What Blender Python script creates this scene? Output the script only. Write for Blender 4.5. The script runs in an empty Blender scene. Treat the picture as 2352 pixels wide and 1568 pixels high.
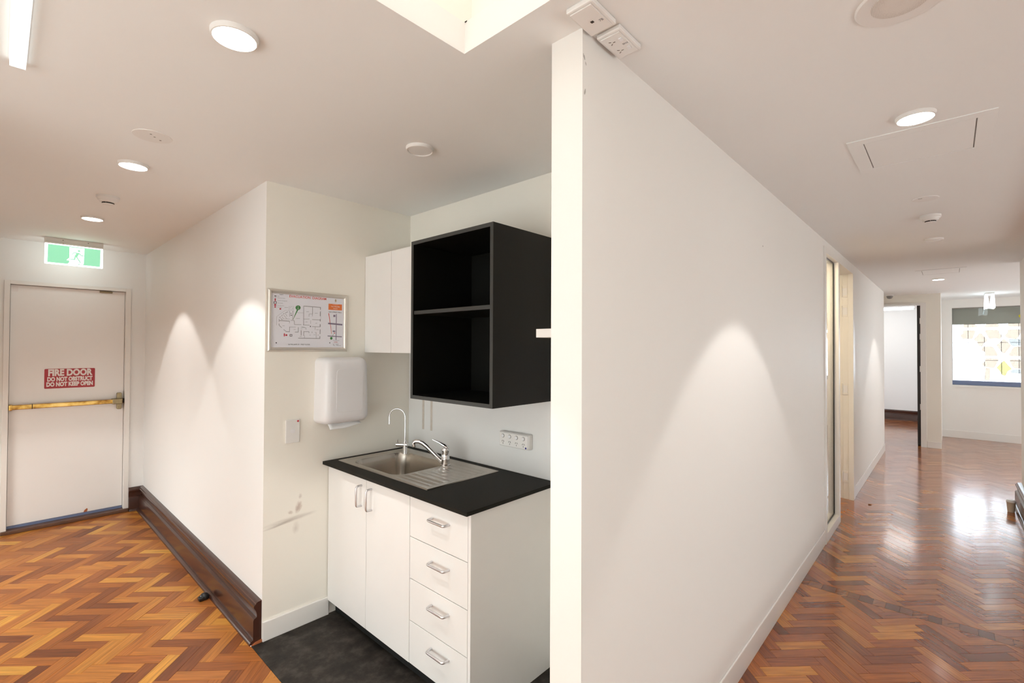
import bpy, math, random
from mathutils import Vector, Matrix
random.seed(7)
S = bpy.context.scene
COL = S.collection

# ------------------------------------------------------------------ camera
H = 2.40                                   # ceiling height
EYE = Vector((0.0, 0.0, 1.53))
FPX = 1088.58
_y, _p, _r = math.radians(42.702), math.radians(0.74), math.radians(0.248)
_F = Vector((math.cos(_y)*math.cos(_p), math.sin(_y)*math.cos(_p), math.sin(_p)))
_R0 = Vector((math.sin(_y), -math.cos(_y), 0)); _U0 = _R0.cross(_F)
_R = math.cos(_r)*_R0 + math.sin(_r)*_U0
_U = -math.sin(_r)*_R0 + math.cos(_r)*_U0
cd = bpy.data.cameras.new('camera'); cam = bpy.data.objects.new('camera', cd); COL.objects.link(cam)
cd.sensor_width = 36.0; cd.lens = FPX*36.0/2352.0; cd.clip_start = 0.02; cd.clip_end = 200
cam.matrix_world = Matrix(((_R.x, _U.x, -_F.x, EYE.x), (_R.y, _U.y, -_F.y, EYE.y), (_R.z, _U.z, -_F.z, EYE.z), (0, 0, 0, 1)))
S.camera = cam

# ------------------------------------------------------------------ world and exposure
W = bpy.data.worlds.new('sky'); S.world = W; W.use_nodes = True
WORLD_STRENGTH = 4.3
_b = W.node_tree.nodes['Background']; _b.inputs['Color'].default_value = (0.80, 0.90, 1.0, 1); _b.inputs['Strength'].default_value = WORLD_STRENGTH
S.view_settings.view_transform = 'Standard'; S.view_settings.look = 'None'
S.view_settings.gamma = 1.0; S.view_settings.use_curve_mapping = False
S.view_settings.exposure = 0.64
DOWNLIGHT_W = 38.0
BATTEN = 0.85
WARM = (1.0, 0.975, 0.94)

# ------------------------------------------------------------------ materials
def newmat(name):
    m = bpy.data.materials.new(name); m.use_nodes = True
    nt = m.node_tree; return m, nt, nt.nodes['Principled BSDF']
def N(nt, typ, **kw):
    n = nt.nodes.new(typ)
    for k, v in kw.items(): setattr(n, k, v)
    return n
def pm(name, col, rough=0.5, metal=0.0, var=0.0, vscale=8.0, bump=0.0, bscale=200.0, spec=0.5, coat=0.0):
    m, nt, b = newmat(name)
    b.inputs['Base Color'].default_value = (*col, 1); b.inputs['Roughness'].default_value = rough
    b.inputs['Metallic'].default_value = metal; b.inputs['Specular IOR Level'].default_value = spec
    b.inputs['Coat Weight'].default_value = coat
    tc = N(nt, 'ShaderNodeTexCoord')
    n = N(nt, 'ShaderNodeTexNoise'); n.inputs['Scale'].default_value = vscale; n.inputs['Detail'].default_value = 4
    nt.links.new(tc.outputs['Object'], n.inputs['Vector'])
    mx = N(nt, 'ShaderNodeMix', data_type='RGBA'); v = max(var, 0.015)
    mx.inputs['A'].default_value = (*[c*(1-v) for c in col], 1); mx.inputs['B'].default_value = (*[min(1, c*(1+v)) for c in col], 1)
    nt.links.new(n.outputs['Fac'], mx.inputs['Factor']); nt.links.new(mx.outputs['Result'], b.inputs['Base Color'])
    if bump:
        n2 = N(nt, 'ShaderNodeTexNoise'); n2.inputs['Scale'].default_value = bscale; n2.inputs['Detail'].default_value = 3
        nt.links.new(tc.outputs['Object'], n2.inputs['Vector'])
        bp = N(nt, 'ShaderNodeBump'); bp.inputs['Strength'].default_value = bump; bp.inputs['Distance'].default_value = 0.002
        nt.links.new(n2.outputs['Fac'], bp.inputs['Height']); nt.links.new(bp.outputs['Normal'], b.inputs['Normal'])
    m['col_socket'] = mx.name
    return m
def emit(name, col, strength):
    m, nt, b = newmat(name)
    b.inputs['Base Color'].default_value = (*[0.8*c for c in col], 1); b.inputs['Roughness'].default_value = 0.4
    b.inputs['Emission Color'].default_value = (*col, 1); b.inputs['Emission Strength'].default_value = strength
    return m
def pane_mat(name, tint=(1, 1, 1), refl=1.0):
    m = bpy.data.materials.new(name); m.use_nodes = True; nt = m.node_tree; nt.nodes.clear()
    o = N(nt, 'ShaderNodeOutputMaterial'); t = N(nt, 'ShaderNodeBsdfTransparent'); g = N(nt, 'ShaderNodeBsdfGlossy')
    t.inputs['Color'].default_value = (*tint, 1); g.inputs['Roughness'].default_value = 0.01
    ge = N(nt, 'ShaderNodeNewGeometry'); dt = N(nt, 'ShaderNodeVectorMath', operation='DOT_PRODUCT')
    nt.links.new(ge.outputs['Incoming'], dt.inputs[0]); nt.links.new(ge.outputs['Normal'], dt.inputs[1])
    ab = N(nt, 'ShaderNodeMath', operation='ABSOLUTE'); nt.links.new(dt.outputs['Value'], ab.inputs[0])
    om = N(nt, 'ShaderNodeMath', operation='SUBTRACT'); om.inputs[0].default_value = 1.0; nt.links.new(ab.outputs[0], om.inputs[1])
    pw = N(nt, 'ShaderNodeMath', operation='POWER'); pw.inputs[1].default_value = 5.0; nt.links.new(om.outputs[0], pw.inputs[0])
    f = N(nt, 'ShaderNodeMath', operation='MULTIPLY_ADD'); f.inputs[1].default_value = 0.96; f.inputs[2].default_value = 0.04; nt.links.new(pw.outputs[0], f.inputs[0])
    mt = N(nt, 'ShaderNodeMath', operation='MULTIPLY'); mt.inputs[1].default_value = refl
    mx = N(nt, 'ShaderNodeMixShader')
    nt.links.new(f.outputs[0], mt.inputs[0]); nt.links.new(mt.outputs[0], mx.inputs[0])
    nt.links.new(t.outputs[0], mx.inputs[1]); nt.links.new(g.outputs[0], mx.inputs[2]); nt.links.new(mx.outputs[0], o.inputs[0])
    return m
def add_marks(m, marks, seed=0.0):
    """stains with a shape of their own: (centre, radii, rotation about Y or Z, colour, strength, noise scale, low, high)"""
    nt = m.node_tree; b = nt.nodes['Principled BSDF']
    cur = nt.nodes[m['col_socket']].outputs['Result']
    tc = N(nt, 'ShaderNodeTexCoord')
    for (c, r, rot, col, st, ns, lo, hi) in marks:
        mp = N(nt, 'ShaderNodeMapping', vector_type='TEXTURE')
        mp.inputs['Location'].default_value = c; mp.inputs['Rotation'].default_value = rot; mp.inputs['Scale'].default_value = r
        nt.links.new(tc.outputs['Object'], mp.inputs['Vector'])
        g = N(nt, 'ShaderNodeTexGradient', gradient_type='SPHERICAL'); nt.links.new(mp.outputs[0], g.inputs['Vector'])
        nz = N(nt, 'ShaderNodeTexNoise'); nz.inputs['Scale'].default_value = ns; nz.inputs['Detail'].default_value = 6
        nt.links.new(mp.outputs[0], nz.inputs['Vector'])
        ad = N(nt, 'ShaderNodeMath', operation='MULTIPLY'); nt.links.new(g.outputs['Fac'], ad.inputs[0]); nt.links.new(nz.outputs['Fac'], ad.inputs[1])
        mr = N(nt, 'ShaderNodeMapRange'); mr.inputs['From Min'].default_value = lo; mr.inputs['From Max'].default_value = hi
        mr.inputs['To Max'].default_value = st; nt.links.new(ad.outputs[0], mr.inputs['Value'])
        mx = N(nt, 'ShaderNodeMix', data_type='RGBA'); mx.inputs['B'].default_value = (*col, 1)
        nt.links.new(cur, mx.inputs['A']); nt.links.new(mr.outputs[0], mx.inputs['Factor']); cur = mx.outputs['Result']
    nt.links.new(cur, b.inputs['Base Color'])

M = {}
M['wall'] = pm('wall_paint', (0.86, 0.855, 0.84), 0.55, var=0.02, vscale=1.2, bump=0.05, bscale=350)
M['wall_corridor'] = pm('wall_paint_corridor', (0.87, 0.845, 0.81), 0.55, var=0.02, vscale=1.2, bump=0.05, bscale=350)
M['wall_cream'] = pm('cream_tone', (0.905, 0.87, 0.79), 0.5, var=0.02, vscale=2, bump=0.05, bscale=350)  # yellower base colour than the hall wall
M['ceiling'] = pm('ceiling_paint', (0.885, 0.89, 0.88), 0.75, var=0.015, vscale=1.0, bump=0.06, bscale=300)
M['gloss_white'] = pm('gloss_white_paint', (0.84, 0.815, 0.78), 0.35, var=0.015)
M['door_white'] = pm('door_paint', (0.88, 0.86, 0.84), 0.4, var=0.02, vscale=3)
M['lip'] = pm('skylight_lip_paint', (0.88, 0.84, 0.80), 0.5)
M['laminate'] = pm('white_laminate', (0.85, 0.835, 0.815), 0.3, var=0.01)
M['plastic'] = pm('white_plastic', (0.83, 0.81, 0.785), 0.35)
M['plastic_cool'] = pm('cool_white_plastic', (0.84, 0.835, 0.85), 0.3)
M['paper'] = pm('white_paper', (0.88, 0.88, 0.88), 0.85)
M['sheet'] = pm('print_paper', (0.80, 0.80, 0.86), 0.5)
M['black_lam'] = pm('black_laminate', (0.0065, 0.006, 0.005), 0.45, var=0.1, vscale=40, spec=0.25)
M['black_edge'] = pm('black_edging', (0.035, 0.036, 0.034), 0.45, var=0.1)
M['black'] = pm('black_matt', (0.006, 0.006, 0.006), 0.6)
M['rubber'] = pm('black_rubber', (0.012, 0.012, 0.012), 0.3)
M['slot'] = pm('dark_slot', (0.03, 0.025, 0.02), 0.7); M['slot_mid'] = pm('brown_slot', (0.16, 0.13, 0.11), 0.7)
M['slot_grey'] = pm('grey_slot', (0.30, 0.28, 0.26), 0.7)
M['worktop'] = pm('black_worktop', (0.009, 0.008, 0.0055), 0.6, var=0.25, vscale=300, spec=0.18)
M['steel'] = pm('brushed_steel', (0.50, 0.46, 0.41), 0.27, 1.0, var=0.08, vscale=20, bump=0.03, bscale=400)
M['chrome'] = pm('chrome', (0.80, 0.80, 0.82), 0.06, 1.0)
M['alu'] = pm('satin_aluminium', (0.68, 0.67, 0.68), 0.32, 1.0)
M['frame_alu'] = pm('frame_aluminium', (0.74, 0.70, 0.64), 0.38, 0.75)
M['red_sign'] = pm('sign_red', (0.42, 0.035, 0.045), 0.45)
M['red'] = pm('red_print', (0.55, 0.03, 0.06), 0.5)
M['title_red'] = pm('title_red', (0.72, 0.10, 0.07), 0.5)
M['orange'] = pm('orange_print', (0.78, 0.20, 0.05), 0.5)
M['green_print'] = pm('green_print', (0.05, 0.22, 0.06), 0.5)
M['grey_print'] = pm('grey_print', (0.30, 0.29, 0.31), 0.6)
M['purple_print'] = pm('purple_print', (0.24, 0.20, 0.28), 0.6)
M['black_print'] = pm('black_print', (0.03, 0.03, 0.035), 0.6)
M['gold_print'] = pm('gold_print', (0.35, 0.27, 0.12), 0.6)
M['sign_white'] = pm('sign_white', (0.85, 0.80, 0.78), 0.5)
M['tape'] = pm('tape_residue', (0.62, 0.56, 0.50), 0.6, var=0.15, vscale=60)
M['glass_splash'] = pm('white_back_painted_glass', (0.82, 0.82, 0.81), 0.32, spec=0.35)
M['skirting'] = pm('dark_stained_timber', (0.055, 0.020, 0.013), 0.27, var=0.2, vscale=12, coat=0.2)
M['raw_timber'] = pm('raw_timber', (0.40, 0.12, 0.04), 0.6, var=0.3, vscale=60)
M['threshold'] = pm('worn_brown_threshold', (0.13, 0.065, 0.04), 0.35, var=0.3, vscale=15)
M['blue_grey'] = pm('blue_grey_metal', (0.16, 0.20, 0.33), 0.4, var=0.1)
M['dark_door'] = pm('dark_door', (0.035, 0.03, 0.03), 0.5)
M['grey_door'] = pm('grey_door', (0.30, 0.28, 0.26), 0.5); M['cream_door'] = pm('cream_door', (0.72, 0.68, 0.60), 0.5)
M['blind'] = pm('grey_green_blind', (0.33, 0.35, 0.30), 0.7)
M['cup'] = pm('beige_card', (0.66, 0.58, 0.46), 0.6)
M['leaf'] = pm('dry_leaf', (0.35, 0.16, 0.05), 0.7, var=0.3, vscale=80)
M['subfloor'] = pm('dark_subfloor', (0.05, 0.022, 0.010), 0.7)
M['decal_gold'] = pm('gold_film', (0.62, 0.55, 0.02), 0.6)
M['lens'] = emit('lit_lens', (1.0, 0.97, 0.93), 12.0)
M['tube'] = emit('lit_batten', (0.93, 1.0, 0.98), BATTEN)
M['tube_far'] = emit('lit_far_batten', (1.0, 0.99, 0.97), 10.0)
M['exit_white'] = emit('lit_acrylic', (0.92, 1.0, 0.95), 2.2)
M['exit_green'] = emit('lit_green', (0.27, 0.68, 0.43), 0.62)
M['exit_cool'] = emit('lit_cool_acrylic', (0.85, 0.97, 1.0), 1.6)
M['decal_peach'] = pane_mat('peach_film', (0.47, 0.42, 0.37), 0.3); M['decal_yellow'] = pane_mat('yellow_film', (0.46, 0.43, 0.29), 0.3); M['decal_blue'] = pane_mat('pale_blue_film', (0.42, 0.42, 0.41), 0.3)
M['bar'] = pane_mat('pale_bar', (0.50, 0.50, 0.51), 0.1)
M['pane'] = pane_mat('clear_glass'); M['skypane'] = pane_mat('skylight_glass', (0.63, 0.585, 0.54)); M['pane_warming'] = pane_mat('daylight_warming_glass', (0.957, 0.925, 0.868))  # added tints: skylight pane dims the daylight, window panes warm it
m, nt, b = newmat('black_sheet_vinyl'); M['lino'] = m; b.inputs['Roughness'].default_value = 0.6; b.inputs['Specular IOR Level'].default_value = 0.3
tc = N(nt, 'ShaderNodeTexCoord'); nz = N(nt, 'ShaderNodeTexNoise'); nz.inputs['Scale'].default_value = 11; nz.inputs['Detail'].default_value = 8; nz.inputs['Roughness'].default_value = 0.7
nt.links.new(tc.outputs['Object'], nz.inputs['Vector'])
cr = N(nt, 'ShaderNodeValToRGB'); e = cr.color_ramp.elements
e[0].position = 0.36; e[0].color = (0.012, 0.010, 0.008, 1); e[1].position = 0.66; e[1].color = (0.060, 0.050, 0.043, 1); x = e.new(0.5); x.color = (0.026, 0.021, 0.017, 1)
nt.links.new(nz.outputs['Fac'], cr.inputs['Fac']); nt.links.new(cr.outputs['Color'], b.inputs['Base Color'])

# brass with a worn patch towards the latch end
m, nt, b = newmat('worn_brass'); M['brass'] = m
b.inputs['Metallic'].default_value = 1.0; b.inputs['Roughness'].default_value = 0.28
tc = N(nt, 'ShaderNodeTexCoord'); nz = N(nt, 'ShaderNodeTexNoise'); nz.inputs['Scale'].default_value = 14; nz.inputs['Detail'].default_value = 5
nt.links.new(tc.outputs['Object'], nz.inputs['Vector'])
cr = N(nt, 'ShaderNodeValToRGB'); e = cr.color_ramp.elements
e[0].position = 0.32; e[0].color = (0.30, 0.14, 0.03, 1); e[1].position = 0.62; e[1].color = (0.76, 0.52, 0.18, 1)
x = e.new(0.46); x.color = (0.62, 0.38, 0.10, 1)
nt.links.new(nz.outputs['Fac'], cr.inputs['Fac']); nt.links.new(cr.outputs['Color'], b.inputs['Base Color'])
M['old_brass'] = pm('tarnished_brass', (0.30, 0.24, 0.14), 0.35, 1.0, var=0.3, vscale=40)

# parquet: colour by plank, grain along the plank
def parquet(name, island, darker=(1, 1, 1), r0=0.30, r1=0.50, bumpy=0.08, coat=0.0):
    m, nt, b = newmat(name)
    src = N(nt, 'ShaderNodeNewGeometry').outputs['Random Per Island'] if island else N(nt, 'ShaderNodeObjectInfo').outputs['Random']
    cr = N(nt, 'ShaderNodeValToRGB'); e = cr.color_ramp.elements
    pal = [(0.0, (0.17, 0.042, 0.010)), (0.12, (0.25, 0.066, 0.013)), (0.34, (0.35, 0.100, 0.018)), (0.56, (0.42, 0.130, 0.022)), (0.78, (0.48, 0.165, 0.028)), (0.92, (0.57, 0.230, 0.036)), (1.0, (0.66, 0.30, 0.05))]
    e[0].position = 0; e[0].color = (*[c*k for c, k in zip(pal[0][1], darker)], 1); e[1].position = 1; e[1].color = (*[c*k for c, k in zip(pal[-1][1], darker)], 1)
    for p, c in pal[1:-1]: q = e.new(p); q.color = (*[g*k for g, k in zip(c, darker)], 1)
    nt.links.new(src, cr.inputs['Fac'])
    uv = N(nt, 'ShaderNodeUVMap'); off = N(nt, 'ShaderNodeVectorMath', operation='SCALE'); off.inputs[0].default_value = (37.0, 19.0, 11.0)
    nt.links.new(src, off.inputs['Scale'])
    ad = N(nt, 'ShaderNodeVectorMath', operation='ADD'); nt.links.new(uv.outputs[0], ad.inputs[0]); nt.links.new(off.outputs[0], ad.inputs[1])
    mp = N(nt, 'ShaderNodeMapping'); mp.inputs['Scale'].default_value = (6, 110, 6); nt.links.new(ad.outputs[0], mp.inputs['Vector'])
    nz = N(nt, 'ShaderNodeTexNoise'); nz.inputs['Scale'].default_value = 1.0; nz.inputs['Detail'].default_value = 5; nt.links.new(mp.outputs[0], nz.inputs['Vector'])
    mr = N(nt, 'ShaderNodeMapRange'); mr.inputs['From Min'].default_value = 0.3; mr.inputs['From Max'].default_value = 0.7; mr.inputs['To Min'].default_value = 0.72; mr.inputs['To Max'].default_value = 1.25
    nt.links.new(nz.outputs['Fac'], mr.inputs['Value'])
    mul = N(nt, 'ShaderNodeVectorMath', operation='SCALE'); nt.links.new(cr.outputs['Color'], mul.inputs[0]); nt.links.new(mr.outputs[0], mul.inputs['Scale'])
    nt.links.new(mul.outputs[0], b.inputs['Base Color'])
    tc = N(nt, 'ShaderNodeTexCoord'); wn = N(nt, 'ShaderNodeTexNoise'); wn.inputs['Scale'].default_value = 3.0; wn.inputs['Detail'].default_value = 6
    geo = N(nt, 'ShaderNodeNewGeometry'); nt.links.new(geo.outputs['Position'], wn.inputs['Vector'])
    rr = N(nt, 'ShaderNodeMapRange'); rr.inputs['To Min'].default_value = r0; rr.inputs['To Max'].default_value = r1; nt.links.new(wn.outputs['Fac'], rr.inputs['Value'])
    nt.links.new(rr.outputs[0], b.inputs['Roughness'])
    bp = N(nt, 'ShaderNodeBump'); bp.inputs['Strength'].default_value = bumpy; bp.inputs['Distance'].default_value = 0.001
    nt.links.new(nz.outputs['Fac'], bp.inputs['Height']); nt.links.new(bp.outputs['Normal'], b.inputs['Normal'])
    b.inputs['Specular IOR Level'].default_value = 0.42
    b.inputs['Coat Weight'].default_value = coat; b.inputs['Coat Roughness'].default_value = 0.13
    return m
M['plank'] = parquet('parquet_timber', False, (1.08, 1.20, 1.25)); M['plank_many'] = parquet('parquet_timber_joined', True, (1.08, 1.20, 1.25))
M['plank_dark'] = parquet('varnished_parquet_dimmed', False, (0.84, 0.70, 0.45), 0.17, 0.30, 0.015, 0.75); M['plank_dark_many'] = parquet('varnished_parquet_dimmed_joined', True, (0.84, 0.70, 0.45), 0.17, 0.30, 0.015, 0.75)  # same timber; dimmer corridor light is put into a darker tint, varnish adds gloss
M['band'] = parquet('parquet_band_timber', False, (0.55, 0.46, 0.36), 0.17, 0.30, 0.015, 0.75)

# ------------------------------------------------------------------ mesh helpers
class MB:
    def __init__(s): s.v = []; s.f = []; s.uv = None
    def box(s, x0, x1, y0, y1, z0, z1):
        o = len(s.v); s.v += [(x, y, z) for z in (z0, z1) for y in (y0, y1) for x in (x0, x1)]
        s.f += [tuple(o+i for i in q) for q in ((0, 2, 3, 1), (4, 5, 7, 6), (0, 1, 5, 4), (2, 6, 7, 3), (0, 4, 6, 2), (1, 3, 7, 5))]; return s
    def prism(s, poly, ext, fn):
        """poly: list of 2-D points, ext: (a, b) along the third axis, fn(p, q, t) -> xyz"""
        n = len(poly); o = len(s.v)
        s.v += [fn(p, q, ext[0]) for p, q in poly] + [fn(p, q, ext[1]) for p, q in poly]
        s.f += [tuple(range(o+n-1, o-1, -1)), tuple(range(o+n, o+2*n))]
        for i in range(n): j = (i+1) % n; s.f.append((o+i, o+j, o+n+j, o+n+i))
        return s
    def rings(s, rs, cap0=True, cap1=True, closed=True):
        o = len(s.v); n = len(rs[0])
        for r in rs: s.v += [tuple(p) for p in r]
        for k in range(len(rs)-1):
            for i in range(n if closed else n-1):
                j = (i+1) % n; a = o+k*n
                s.f.append((a+i, a+j, a+n+j, a+n+i))
        if cap0: s.f.append(tuple(range(o+n-1, o-1, -1)))
        if cap1: s.f.append(tuple(range(o+(len(rs)-1)*n, o+len(rs)*n)))
        return s
    def tube(s, path, rad, seg=12, squash=None):
        path = [Vector(p) for p in path]; n = len(path)
        if not isinstance(rad, (list, tuple)): rad = [rad]*n
        rs = []; prev = None
        for i, p in enumerate(path):
            t = (path[min(i+1, n-1)] - path[max(i-1, 0)]).normalized()
            if prev is None:
                a = Vector((0, 0, 1)) if abs(t.z) < 0.9 else Vector((1, 0, 0)); u = (a - t*a.dot(t)).normalized()
            else: u = (prev - t*prev.dot(t)).normalized()
            prev = u; w = t.cross(u); q = squash if squash else (1, 1)
            rs.append([p + rad[i]*(math.cos(2*math.pi*k/seg)*u*q[0] + math.sin(2*math.pi*k/seg)*w*q[1]) for k in range(seg)])
        return s.rings(rs)
    def lathe(s, c, prof, seg=32, axis='z'):
        """prof: (radius, height) pairs; zero radius closes the end"""
        rs = []
        for r, h in prof:
            r = max(r, 1e-5)
            ring = []
            for k in range(seg):
                a = 2*math.pi*k/seg; x, y = r*math.cos(a), r*math.sin(a)
                ring.append((c[0]+x, c[1]+y, c[2]+h) if axis == 'z' else (c[0]+x, c[1]+h, c[2]+y) if axis == 'y' else (c[0]+h, c[1]+x, c[2]+y))
            rs.append(ring)
        return s.rings(rs)
    def build(s, name, mat, parent=None, smooth=False, bevel=0.0, seg=2, origin=None):
        me = bpy.data.meshes.new(name)
        vs = s.v if origin is None else [(x-origin[0], y-origin[1], z-origin[2]) for x, y, z in s.v]
        me.from_pydata(vs, [], s.f); me.materials.append(M[mat] if isinstance(mat, str) else mat)
        if s.uv:
            ul = me.uv_layers.new(name='UVMap')
            for l in me.loops: ul.data[l.index].uv = s.uv[l.vertex_index]
        import bmesh
        bm = bmesh.new(); bm.from_mesh(me); bmesh.ops.recalc_face_normals(bm, faces=bm.faces); bm.to_mesh(me); bm.free()
        if smooth:
            me.polygons.foreach_set('use_smooth', [True]*len(me.polygons))
            me.set_sharp_from_angle(angle=math.radians(40))
        o = bpy.data.objects.new(name, me); COL.objects.link(o)
        if origin is not None: o.location = origin
        if parent is not None: attach(o, parent)
        if bevel:
            md = o.modifiers.new('bevel', 'BEVEL'); md.width = bevel; md.segments = seg; md.limit_method = 'ANGLE'; md.angle_limit = math.radians(40)
        return o
def world_of(o):
    m = Matrix.Translation(o.location) @ o.rotation_euler.to_matrix().to_4x4()
    return o.matrix_parent_inverse and (world_of(o.parent) @ o.matrix_parent_inverse @ m if o.parent else m)
def attach(o, parent):
    o.parent = parent; o.matrix_parent_inverse = world_of(parent).inverted()
def tag(o, label, cat, group=None, kind=None):
    o['label'] = label; o['category'] = cat
    if group: o['group'] = group
    if kind: o['kind'] = kind
    return o
def thing(name, loc, label, cat, group=None, kind=None):
    o = bpy.data.objects.new(name, None); COL.objects.link(o); o.location = loc; o.empty_display_size = 0.05
    return tag(o, label, cat, group, kind)
def box(name, mat, parent, x0, x1, y0, y1, z0, z1, bevel=0.0, seg=2, **k):
    return MB().box(x0, x1, y0, y1, z0, z1).build(name, mat, parent, bevel=bevel, seg=seg, **k)
def struct(name, mb, mat, label, cat, **k):
    return tag(mb.build(name, mat, **k), label, cat, kind='structure')
def text(name, body, size, mat, parent, loc, rot=(math.pi/2, 0, 0), align='CENTER', bold=0.0, xs=1.0, depth=0.0002, fit=None):
    c = bpy.data.curves.new(name, 'FONT'); c.body = body; c.size = size; c.align_x = align; c.align_y = 'CENTER'; c.extrude = depth; c.offset = bold
    c.resolution_u = 3
    o = bpy.data.objects.new(name, c); COL.objects.link(o); bpy.context.view_layer.update()
    me = bpy.data.meshes.new_from_object(o.evaluated_get(bpy.context.evaluated_depsgraph_get()))
    bpy.data.objects.remove(o); bpy.data.curves.remove(c)
    me.materials.clear(); me.materials.append(M[mat]); me.name = name
    if fit:
        ex_ = [v.co.x for v in me.vertices]; xs = fit/(max(ex_)-min(ex_))
    for v in me.vertices: v.co.x *= xs
    n = bpy.data.objects.new(name, me); COL.objects.link(n); n.location = loc; n.rotation_euler = rot
    attach(n, parent); return n
def arc(c, r, a0, a1, n): return [(c[0]+r*math.cos(a0+(a1-a0)*i/n), c[1]+r*math.sin(a0+(a1-a0)*i/n)) for i in range(n+1)]
def rrect(x0, x1, y0, y1, r, n=6):
    h = math.pi/2
    return arc((x1-r, y1-r), r, 0, h, n) + arc((x0+r, y1-r), r, h, 2*h, n) + arc((x0+r, y0+r), r, 2*h, 3*h, n) + arc((x1-r, y0+r), r, 3*h, 4*h, n)

# ------------------------------------------------------------------ key planes
XA, YA = 0.945, 2.63          # corner of the hall wall and the kitchenette side wall
YD = 5.62                     # fire door wall
XB = 1.85                     # kitchenette back wall
XP, YW0, YW1 = 1.065, 0.727, 0.832   # partition between kitchenette and corridor
YR = -0.518                   # other side of the corridor
XE0, XE1 = 9.85, 9.95         # end wall with doorway
XF = 11.30                    # far window wall
XV = 0.893                    # where parquet meets vinyl

# ------------------------------------------------------------------ shell
SX0, SX1, SY0, SY1 = -0.45, 0.927, -0.42, 1.053     # skylight opening
cb = MB()
for a in ((-2.3, SX0, -3.3, 5.8), (SX1, 14.2, -3.3, 5.8), (SX0, SX1, -3.3, SY0), (SX0, SX1, SY1, 5.8)): cb.box(*a, H, H+0.094)
cb.box(-2.3, 14.2, -4.2, -3.3, H, H+0.094).box(-2.3, 1.05, 5.8, 5.84, H, H+0.094)
struct('ceiling', cb, 'ceiling', 'flat pale ceiling with downlights and a square skylight opening', 'ceiling')
lip = MB()
lip.box(SX0-0.03, SX1+0.001, SY1-0.0005, SY1+0.02, H+0.0002, H+0.0939).box(SX1-0.0005, SX1+0.02, SY0-0.02, SY1-0.0005, H+0.0002, H+0.0939)
lip.box(SX0-0.02, SX0+0.0005, SY0-0.02, SY1-0.0005, H+0.0002, H+0.0939).box(SX0+0.0005, SX1-0.0005, SY0-0.02, SY0+0.0005, H+0.0002, H+0.0939)
sk = thing('skylight', ((SX0+SX1)/2, (SY0+SY1)/2, H), 'square skylight well with a bright white lip in the ceiling', 'skylight', kind='structure')
lip.build('lip', 'lip', sk)
sh = MB(); zt = 3.15; X1s, Y1s, X0s, Y0s = SX1+0.031, SY1+0.004, SX0-0.031, SY0-0.031
sh.box(X0s-0.05, X1s+0.05, Y1s, Y1s+0.05, H+0.094, zt).box(X0s-0.05, X1s+0.05, Y0s-0.05, Y0s, H+0.094, zt)
sh.box(X1s, X1s+0.05, Y0s, Y1s, H+0.094, zt).box(X0s-0.05, X0s, Y0s, Y1s, H+0.094, zt)
sh.build('shaft', 'wall_cream', sk)
box('pane', 'skypane', sk, X0s-0.05, X1s+0.05, Y0s-0.05, Y1s+0.05, zt, zt+0.008)
MB().prism([(0, 0), (0.010, 0.003), (0.012, 0.0), (0.004, -0.004)], (0, 0.002), lambda p, q, t: (SX1-0.004+p*0.3, SY1-0.004-p*0.7, H+0.0925+q)).build('chip', 'slot', sk)

wl = MB().prism([(XA, YA), (XA, 5.74), (XA+0.1, 5.74), (XA+0.1, YA+0.1)], (0, H), lambda p, q, t: (p, q, t))
struct('wall_hall', wl, 'wall', 'white hall wall with two light scallops and dark skirting', 'wall')
we = MB().prism([(XA, YA), (XA+0.1, YA+0.1), (XB+0.1, YA+0.1), (XB+0.1, YA)], (0, H), lambda p, q, t: (p, q, t))
struct('wall_kitchen_side', we, 'wall_cream', 'cream kitchenette side wall with a brown scuff near the skirting', 'wall')
add_marks(M['wall_cream'], [
    ((1.085, YA, 0.594), (0.175, 0.5, 0.019), (0, -0.07, 0), (0.40, 0.35, 0.30), 0.6, 2.6, 0.06, 0.50),
    ((1.03, YA, 0.580), (0.13, 0.5, 0.010), (0, -0.13, 0), (0.42, 0.37, 0.32), 0.6, 2.0, 0.10, 0.45),
    ((1.128, YA, 0.652), (0.026, 0.5, 0.046), (0, 0.25, 0), (0.46, 0.34, 0.28), 0.65, 2.2, 0.10, 0.38),
    ((1.085, YA, 0.632), (0.020, 0.5, 0.014), (0, 0.4, 0), (0.48, 0.38, 0.32), 0.5, 1.8, 0.10, 0.36),
    ((1.137, YA, 0.709), (0.014, 0.5, 0.020), (0, 0, 0), (0.52, 0.45, 0.40), 0.5, 1.5, 0.10, 0.4),
    ((1.115, YA, 0.545), (0.030, 0.5, 0.050), (0, 0, 0), (0.60, 0.53, 0.46), 0.5, 1.0, 0.12, 0.5)])
wb = MB().box(XB, XB+0.1, YW1, YA, 0, H)
struct('wall_kitchen_back', wb, 'wall_cream', 'cream kitchenette back wall behind the cupboards', 'wall')
SL0, SL1, ZF = 4.43, 5.94, 2.345       # sidelight and door opening in the corridor wall
wp = MB().box(XP, SL0, YW0, YW1, 0, H).box(SL0, SL1, YW0, YW1, ZF, H).box(SL1, 9.1, YW0, YW1, 0, H)
struct('wall_corridor', wp, 'wall_corridor', 'long white corridor wall with a free end beside the kitchenette', 'wall')
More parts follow.
